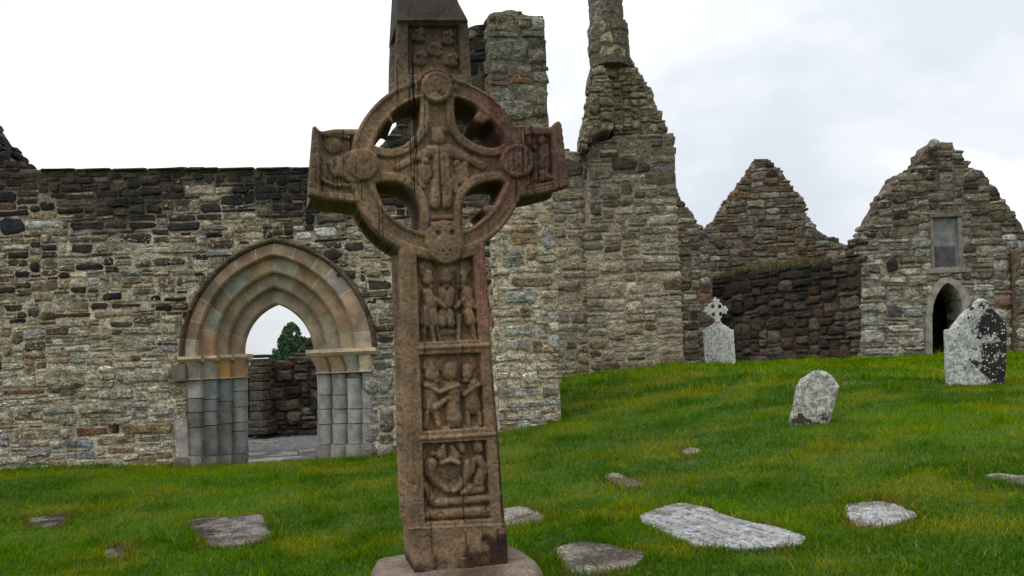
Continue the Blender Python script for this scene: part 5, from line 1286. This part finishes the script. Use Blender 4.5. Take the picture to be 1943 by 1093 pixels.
def slab(k, mat, up_, label, depth=0.14, name='grave_slab'):
    w = np.array(SLABS[k]); z = ground(w[:, 0], w[:, 1], False)
    A = np.hstack([w, np.ones((len(w), 1))]); pl, *_ = np.linalg.lstsq(A, z, rcond=None)
    cen = w.mean(0); cz = float(cen[0] * pl[0] + cen[1] * pl[1] + pl[2]) + up_
    d = w - cen; u_, s_, vt = np.linalg.svd(d, full_matrices=False); ang = math.atan2(vt[0][1], vt[0][0])
    if abs(ang) > math.pi / 2: ang -= math.copysign(math.pi, ang)
    R = np.array(((math.cos(ang), math.sin(ang)), (-math.sin(ang), math.cos(ang)))); q = d @ R.T
    q = q + np.stack([fbm(q[:, 0] * 14, q[:, 1] * 14, 2, 15), fbm(q[:, 0] * 14 + 9, q[:, 1] * 14, 2, 16)], -1) * 0.016
    n = len(q); V = []; fs = []; rad = np.hypot(*q.T).mean()
    L0 = [(1.0, -depth), (1.0, -0.010), (1 - 0.007 / rad, -0.002), (0.85, 0.0), (0.6, 0.002), (0.3, 0.002)]
    for s, z_ in L0:
        for p in q: V.append((p[0] * s, p[1] * s, z_ + (0.005 * float(fbm(p[0] * s * 9, p[1] * s * 9, 3, 12)) if z_ > -0.05 else 0)))
    for r in range(len(L0) - 1): fs += [(r * n + i, r * n + (i + 1) % n, (r + 1) * n + (i + 1) % n, (r + 1) * n + i) for i in range(n)]
    fs.append(tuple(range((len(L0) - 1) * n, len(L0) * n)))
    o = obj(name, mesh(name, np.array(V), fs, None, False), mat); fixn(o.data)
    tx = math.atan(pl[1]); ty = -math.atan(pl[0])             # lie on the slope
    o.matrix_world = Matrix.Translation((cen[0], cen[1], cz)) @ Matrix.Rotation(ty, 4, 'Y') @ Matrix.Rotation(tx, 4, 'X') @ Matrix.Rotation(ang, 4, 'Z')
    return tag(o, label, 'grave slab', 'flat grave slabs in the lawn')
slab(0, M_SL_PALE, 0.022, 'largest flat slab, long and pale grey with a worn inscription', 0.2)
slab(1, M_SL_PALE, 0.008, 'pale wet flat slab sunk in the grass right of the largest slab')
slab(2, M_SL_GREY, 0.010, 'grey lichened slab in the grass close to the cross base')
slab(3, M_SL_DARK, 0.010, 'dark grey squarish slab in the grass left of the cross, below the doorway')
slab(4, M_SL_DARK, 0.004, 'sunken dark slab at the left edge of the lawn, below the rubble wall')
slab(5, M_SL_DARK, 0.016, 'tiny grey slab between the two dark slabs left of the cross')
slab(6, M_SL_GREY, 0.0, 'rough grey slab just right of the cross shaft')
slab(7, M_SL_GREY, 0.010, 'narrow sliver of grey slab in brown grass behind the largest slab')
slab(8, M_SL_GREY, 0.012, 'smallest sliver of slab, far out on the lawn below the leaning gravestone')
slab(9, M_SL_GREY, 0.010, 'grey slab half hidden in brown grass at the right edge')

# paving stones at the church door
def paving(pts, label, name='paving_stone'):
    w = np.array([P(x, y, Z)[:2] for x, y, Z in pts]); cen = w.mean(0); z = float(floor_z(cen[1])) + 0.05
    q = w - cen; n = len(q); V = [(p[0], p[1], -0.1) for p in q] + [(p[0], p[1], 0) for p in q]
    f = [tuple(range(n, 2 * n))] + [(i, (i + 1) % n, n + (i + 1) % n, n + i) for i in range(n)]
    o = obj(name, mesh(name, np.array(V), f), M_SL_GREY); fixn(o.data); o.location = (cen[0], cen[1], z)
    m_ = o.modifiers.new('bevel', 'BEVEL'); m_.width = 0.012; m_.segments = 2; tag(o, label, 'paving stone')
paving([(470, 884, 11.42), (602, 878, 11.46), (602, 870, 11.85), (470, 876, 11.82)], 'worn pale threshold stone across the doorway', 'threshold_stone')
paving([(462, 868, 12.3), (565, 864, 12.3), (566, 856, 12.9), (462, 860, 12.9)], 'wet paving stone just inside the doorway, left half')
paving([(568, 862, 12.5), (612, 860, 12.5), (612, 852, 13.3), (568, 854, 13.3)], 'wet paving stone just inside the doorway, right half')
paving([(484, 836, 16.6), (528, 833, 16.6), (526, 826, 17.3), (486, 828, 17.3)], 'flat slab lying on the gravel by the pilaster foot')

# ------------------------------------------------------------------ tree beyond the church
def tree(cx, base, Z, topy, half_px, name, label):
    t = thing(name, label, 'tree'); rg = np.random.default_rng(5)
    b0 = P(cx, base, Z); b0[2] = 0.3; zt = P(cx, topy, Z)[2]; R0 = half_px / F * Z; t.location = b0
    h = zt - b0[2]; V, f = [], []
    rings = [(0, 0.28), (h * 0.4, 0.2), (h * 0.8, 0.1), (h * 0.97, 0.02)]
    for z, r in rings: V += [(r * math.cos(a), r * math.sin(a), z) for a in np.linspace(0, 2 * math.pi, 9)[:-1]]
    for k in range(3): f += [(k * 8 + i, k * 8 + (i + 1) % 8, (k + 1) * 8 + (i + 1) % 8, (k + 1) * 8 + i) for i in range(8)]
    limbs = []
    for k in range(26):
        z = h * rg.uniform(0.12, 0.92); a = rg.uniform(0, 6.28); r = R0 * (1 - z / h) ** 0.75 * rg.uniform(0.7, 1.05) + 0.15
        e_ = np.array((math.cos(a) * r, math.sin(a) * r, z + 0.25 * r)); s_ = np.array((0, 0, z)); n = len(V); w = 0.05
        V += [s_ + (w, 0, 0), s_ + (-w, 0, w), s_ + (0, w, -w), e_]; f += [(n, n + 1, n + 3), (n + 1, n + 2, n + 3), (n + 2, n, n + 3)]; limbs.append((s_, e_))
    b = NB('bark'); mb = b.done(b.mix(b.noise(12, 4), (0.05, 0.035, 0.025), (0.09, 0.07, 0.05)))
    obj('trunk', mesh('trunk', np.array(V), f), mb, t)
    N = 32000; z = h * (1 - np.sqrt(rg.uniform(0, 1, N)) * 0.93); a = rg.uniform(0, 2 * math.pi, N)
    lob = 1 + 0.30 * np.sin(a * 3 + z * 1.7) * np.sin(z * 2.9 + a) + 0.4 * fbm(a * 2.2, z * 1.3, 3, 6)
    r = R0 * np.clip(1 - z / h, 0.01, 1) ** 0.62 * lob * np.sqrt(rg.uniform(0.25, 1, N))
    c = np.stack([np.cos(a) * r, np.sin(a) * r, z], -1); s = rg.uniform(0.06, 0.14, N)
    keep = fbm(c[:, 0] * 1.3 + c[:, 1], c[:, 2] * 1.3, 2, 9) > -0.16; c = c[keep]; s = s[keep]; N = len(c)
    d1 = rg.normal(0, 1, (N, 3)); d1 /= np.linalg.norm(d1, axis=1)[:, None]; d2 = np.cross(d1, rg.normal(0, 1, (N, 3))); d2 /= np.linalg.norm(d2, axis=1)[:, None]
    V = np.stack([c - d1 * s[:, None], c + d2 * s[:, None] * .5, c + d1 * s[:, None], c - d2 * s[:, None] * .5], 1).reshape(-1, 3)
    colr_ = np.repeat(np.array((0.030, 0.075, 0.028)) * np.exp(rg.normal(0, 0.3, (N, 1))), 4, 0)
    b = NB('dark_foliage'); at = b.attr(); ml = b.done(at.outputs['Color'], None, 0.6)
    o = obj('crown', mesh('crown', V, np.arange(N * 4).reshape(-1, 4), colr_), ml, t)
tree(556, 700, 60, 611, 62, 'conifer_tree', 'dark green conifer showing through the pointed doorway')

# ------------------------------------------------------------------ grass
rg = np.random.default_rng(99)
FA0 = FA.at(0, 0, 0.0); FAs = FA.U[1] / FA.U[0]
def lawn_ok(x, y):
    fy = FA0[1] + (x - FA0[0]) * FAs
    xe = PF.at(0.93, 0, 0)[0]
    ok = np.where(x < xe + 0.02, y < np.where(x > -0.25, np.minimum(fy, 11.28 + (x + 0.2) * 0.2), fy) - 0.02, True)
    ok &= ~((x > 0.4) & (x < 3.62) & (y > 16.72))
    ok &= y < 23.9
    ok &= ~((x > xe - 0.3) & (x < 1.2) & (y > 16.9))
    for sl in SLABS:
        c0 = np.mean(sl, 0); near = np.hypot(x - c0[0], y - c0[1]) < 1.8
        if near.any(): ok[near] &= sdpoly(x[near], y[near], sl) > -0.015 + 0.07 * fbm(x[near] / 0.12, y[near] / 0.12, 2, 58)
    d = np.hypot((x - bc[0]), (y - bc[1])); ok &= d > 0.46
    return ok
def scatter(z0, z1, dens, hgt, wid, seg):
    A = (z1 - z0) * (1.5 * z1 + 4.4); N = int(A * dens)
    y = rg.uniform(z0, z1, N); x = rg.uniform(-1, 1, N) * (0.75 * z1 + 2.2)
    k = np.abs(x) < 0.70 * y + 2.2; x, y = x[k], y[k]
    k = lawn_ok(x, y); x, y = x[k], y[k]; N = len(x)
    dsl = np.full(N, 9.0)
    for sl in SLABS:
        c0 = np.mean(sl, 0); near = np.hypot(x - c0[0], y - c0[1]) < 1.6
        if near.any():
            dd, _, _ = polydist(x[near], y[near], sl); dsl[near] = np.minimum(dsl[near], dd)
    z = ground(x, y)
    clump = fbm(x / 0.30, y / 0.30, 3, 31); patch = fbm(x / 1.5, y / 1.2, 3, 33); dry = fbm(x / 0.8 + 5, y / 0.5, 3, 36)
    edge = np.exp(-(dsl / 0.10) ** 2)
    h = hgt * np.exp(rg.normal(0, 0.35, N)) * (1 + 1.1 * clump + 1.5 * sst(0.20, 0.34, clump)) * (1 + 0.6 * edge) ; w = wid * rg.uniform(0.6, 1.3, N)
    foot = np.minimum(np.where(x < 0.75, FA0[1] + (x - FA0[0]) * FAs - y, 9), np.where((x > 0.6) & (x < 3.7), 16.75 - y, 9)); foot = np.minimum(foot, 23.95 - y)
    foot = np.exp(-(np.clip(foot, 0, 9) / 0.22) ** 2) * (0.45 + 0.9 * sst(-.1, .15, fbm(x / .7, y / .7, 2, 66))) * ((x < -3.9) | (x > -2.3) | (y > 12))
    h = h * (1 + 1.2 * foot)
    az = rg.uniform(0, 2 * math.pi, N); lean = np.abs(rg.normal(0.7, 0.4, N)) * h; fa = rg.uniform(0, math.pi, N)
    dx, dy = np.cos(az) * lean, np.sin(az) * lean; ux, uy = np.cos(fa) * w / 2, np.sin(fa) * w / 2
    base = np.stack([x, y, z - 0.006], -1)
    o3 = lambda a, b, c: np.stack([a, b, c], -1)
    zz = np.zeros(N)
    if seg == 2:
        mid = base + o3(dx * .35, dy * .35, h * .6); tip = base + o3(dx, dy, h)
        V = np.stack([base - o3(ux, uy, zz), base + o3(ux, uy, zz), mid + o3(ux, uy, zz) * .8, mid - o3(ux, uy, zz) * .8, tip], 1).reshape(-1, 3)
        nv = 5
    else:
        tip = base + o3(dx, dy, h)
        V = np.stack([base - o3(ux, uy, zz), base + o3(ux, uy, zz), tip], 1).reshape(-1, 3); nv = 3
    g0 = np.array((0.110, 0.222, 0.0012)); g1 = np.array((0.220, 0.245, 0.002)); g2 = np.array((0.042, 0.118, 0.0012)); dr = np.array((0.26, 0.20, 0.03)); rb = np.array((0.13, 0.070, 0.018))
    t = sst(-.12, .18, patch + rg.normal(0, .08, N))[:, None]; c = g2 * (1 - t) + g0 * t
    t2 = sst(-.04, .2, dry + rg.normal(0, .06, N))[:, None]; c = c * (1 - .85 * t2) + g1 * .85 * t2
    pd = 0.02 + 0.16 * sst(0.08, 0.26, dry) + 0.6 * np.exp(-(dsl / 0.09) ** 2) * (fbm(x / .25, y / .25, 2, 55) > 0.03)
    isd = rg.random(N) < pd; c[isd] = np.where((rg.random(isd.sum()) < 0.55 * (dsl[isd] < 0.15))[:, None], rb, dr)
    c = c * np.exp(rg.normal(0, .22, (N, 1))); ft = np.clip(foot, 0, 1)[:, None] * 0.7; c = c * (1 - ft) + g2 * ft  # wall-foot blades darkened: contact shade put into the longer grass's colour
    return V, np.repeat(c, nv, 0), nv, N
def blade_material():
    b = NB('grass_blades'); a = b.attr()
    tr = b.n('ShaderNodeBsdfTranslucent'); b.l(a.outputs['Color'], tr.inputs['Color'])
    b.b.inputs['Roughness'].default_value = 0.7; b.b.inputs['Specular IOR Level'].default_value = 0.03; b.l(a.outputs['Color'], b.b.inputs['Base Color'])
    mx = b.n('ShaderNodeMixShader'); mx.inputs[0].default_value = 0.3; o = b.t.nodes['Material Output']
    b.l(b.b.outputs[0], mx.inputs[1]); b.l(tr.outputs[0], mx.inputs[2]); b.l(mx.outputs[0], o.inputs['Surface']); return b.m
M_BLADE = blade_material()
def grass_obj(name, sets, label):
    Vs, Cs, tri, quad_, off = [], [], [], [], 0
    for V, c, nv, N in sets:
        i = np.arange(N)[:, None] * nv + off
        tri.append(i + (np.array((3, 2, 4)) if nv == 5 else np.array((0, 1, 2))))
        if nv == 5: quad_ += [i + np.array((0, 1, 2)), i + np.array((0, 2, 3))]
        Vs.append(V); Cs.append(c); off += len(V)
    o = obj(name, mesh(name, np.vstack(Vs), np.vstack(tri + quad_), np.vstack(Cs)), M_BLADE); return tag(o, label, 'grass', kind='stuff')
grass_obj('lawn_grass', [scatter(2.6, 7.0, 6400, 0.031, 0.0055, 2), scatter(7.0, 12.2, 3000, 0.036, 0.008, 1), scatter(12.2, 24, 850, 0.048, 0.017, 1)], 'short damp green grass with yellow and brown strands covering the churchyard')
# grass on the head of the dark wall
a = np.linspace(0, 1, 900); xs = 1340 + 230 * rg.random(900); ys = np.interp(xs, [1338, 1362, 1392, 1440, 1480, 1530, 1570], [534, 528, 516, 511, 506, 500, 496])
aa, bb = DW.ab(xs, ys); p = DW.at(aa, bb, rg.uniform(-0.6, 0.02, 900)); N = 900
hh = rg.uniform(0.06, 0.24, N); fa = rg.uniform(0, 3.14, N); ux = np.stack([np.cos(fa), np.sin(fa), 0 * fa], -1) * 0.03
tip = p + np.stack([rg.normal(0, .05, N), rg.normal(0, .05, N), hh], -1)
V = np.stack([p - ux, p + ux, tip], 1).reshape(-1, 3); c = np.repeat(np.where((rg.random(N) < .5)[:, None], (0.16, 0.13, 0.05), (0.07, 0.085, 0.025)), 3, 0)
grass_obj('wall_top_grass', [(V, c, 3, N)], 'dry grass growing along the top of the dark side wall')
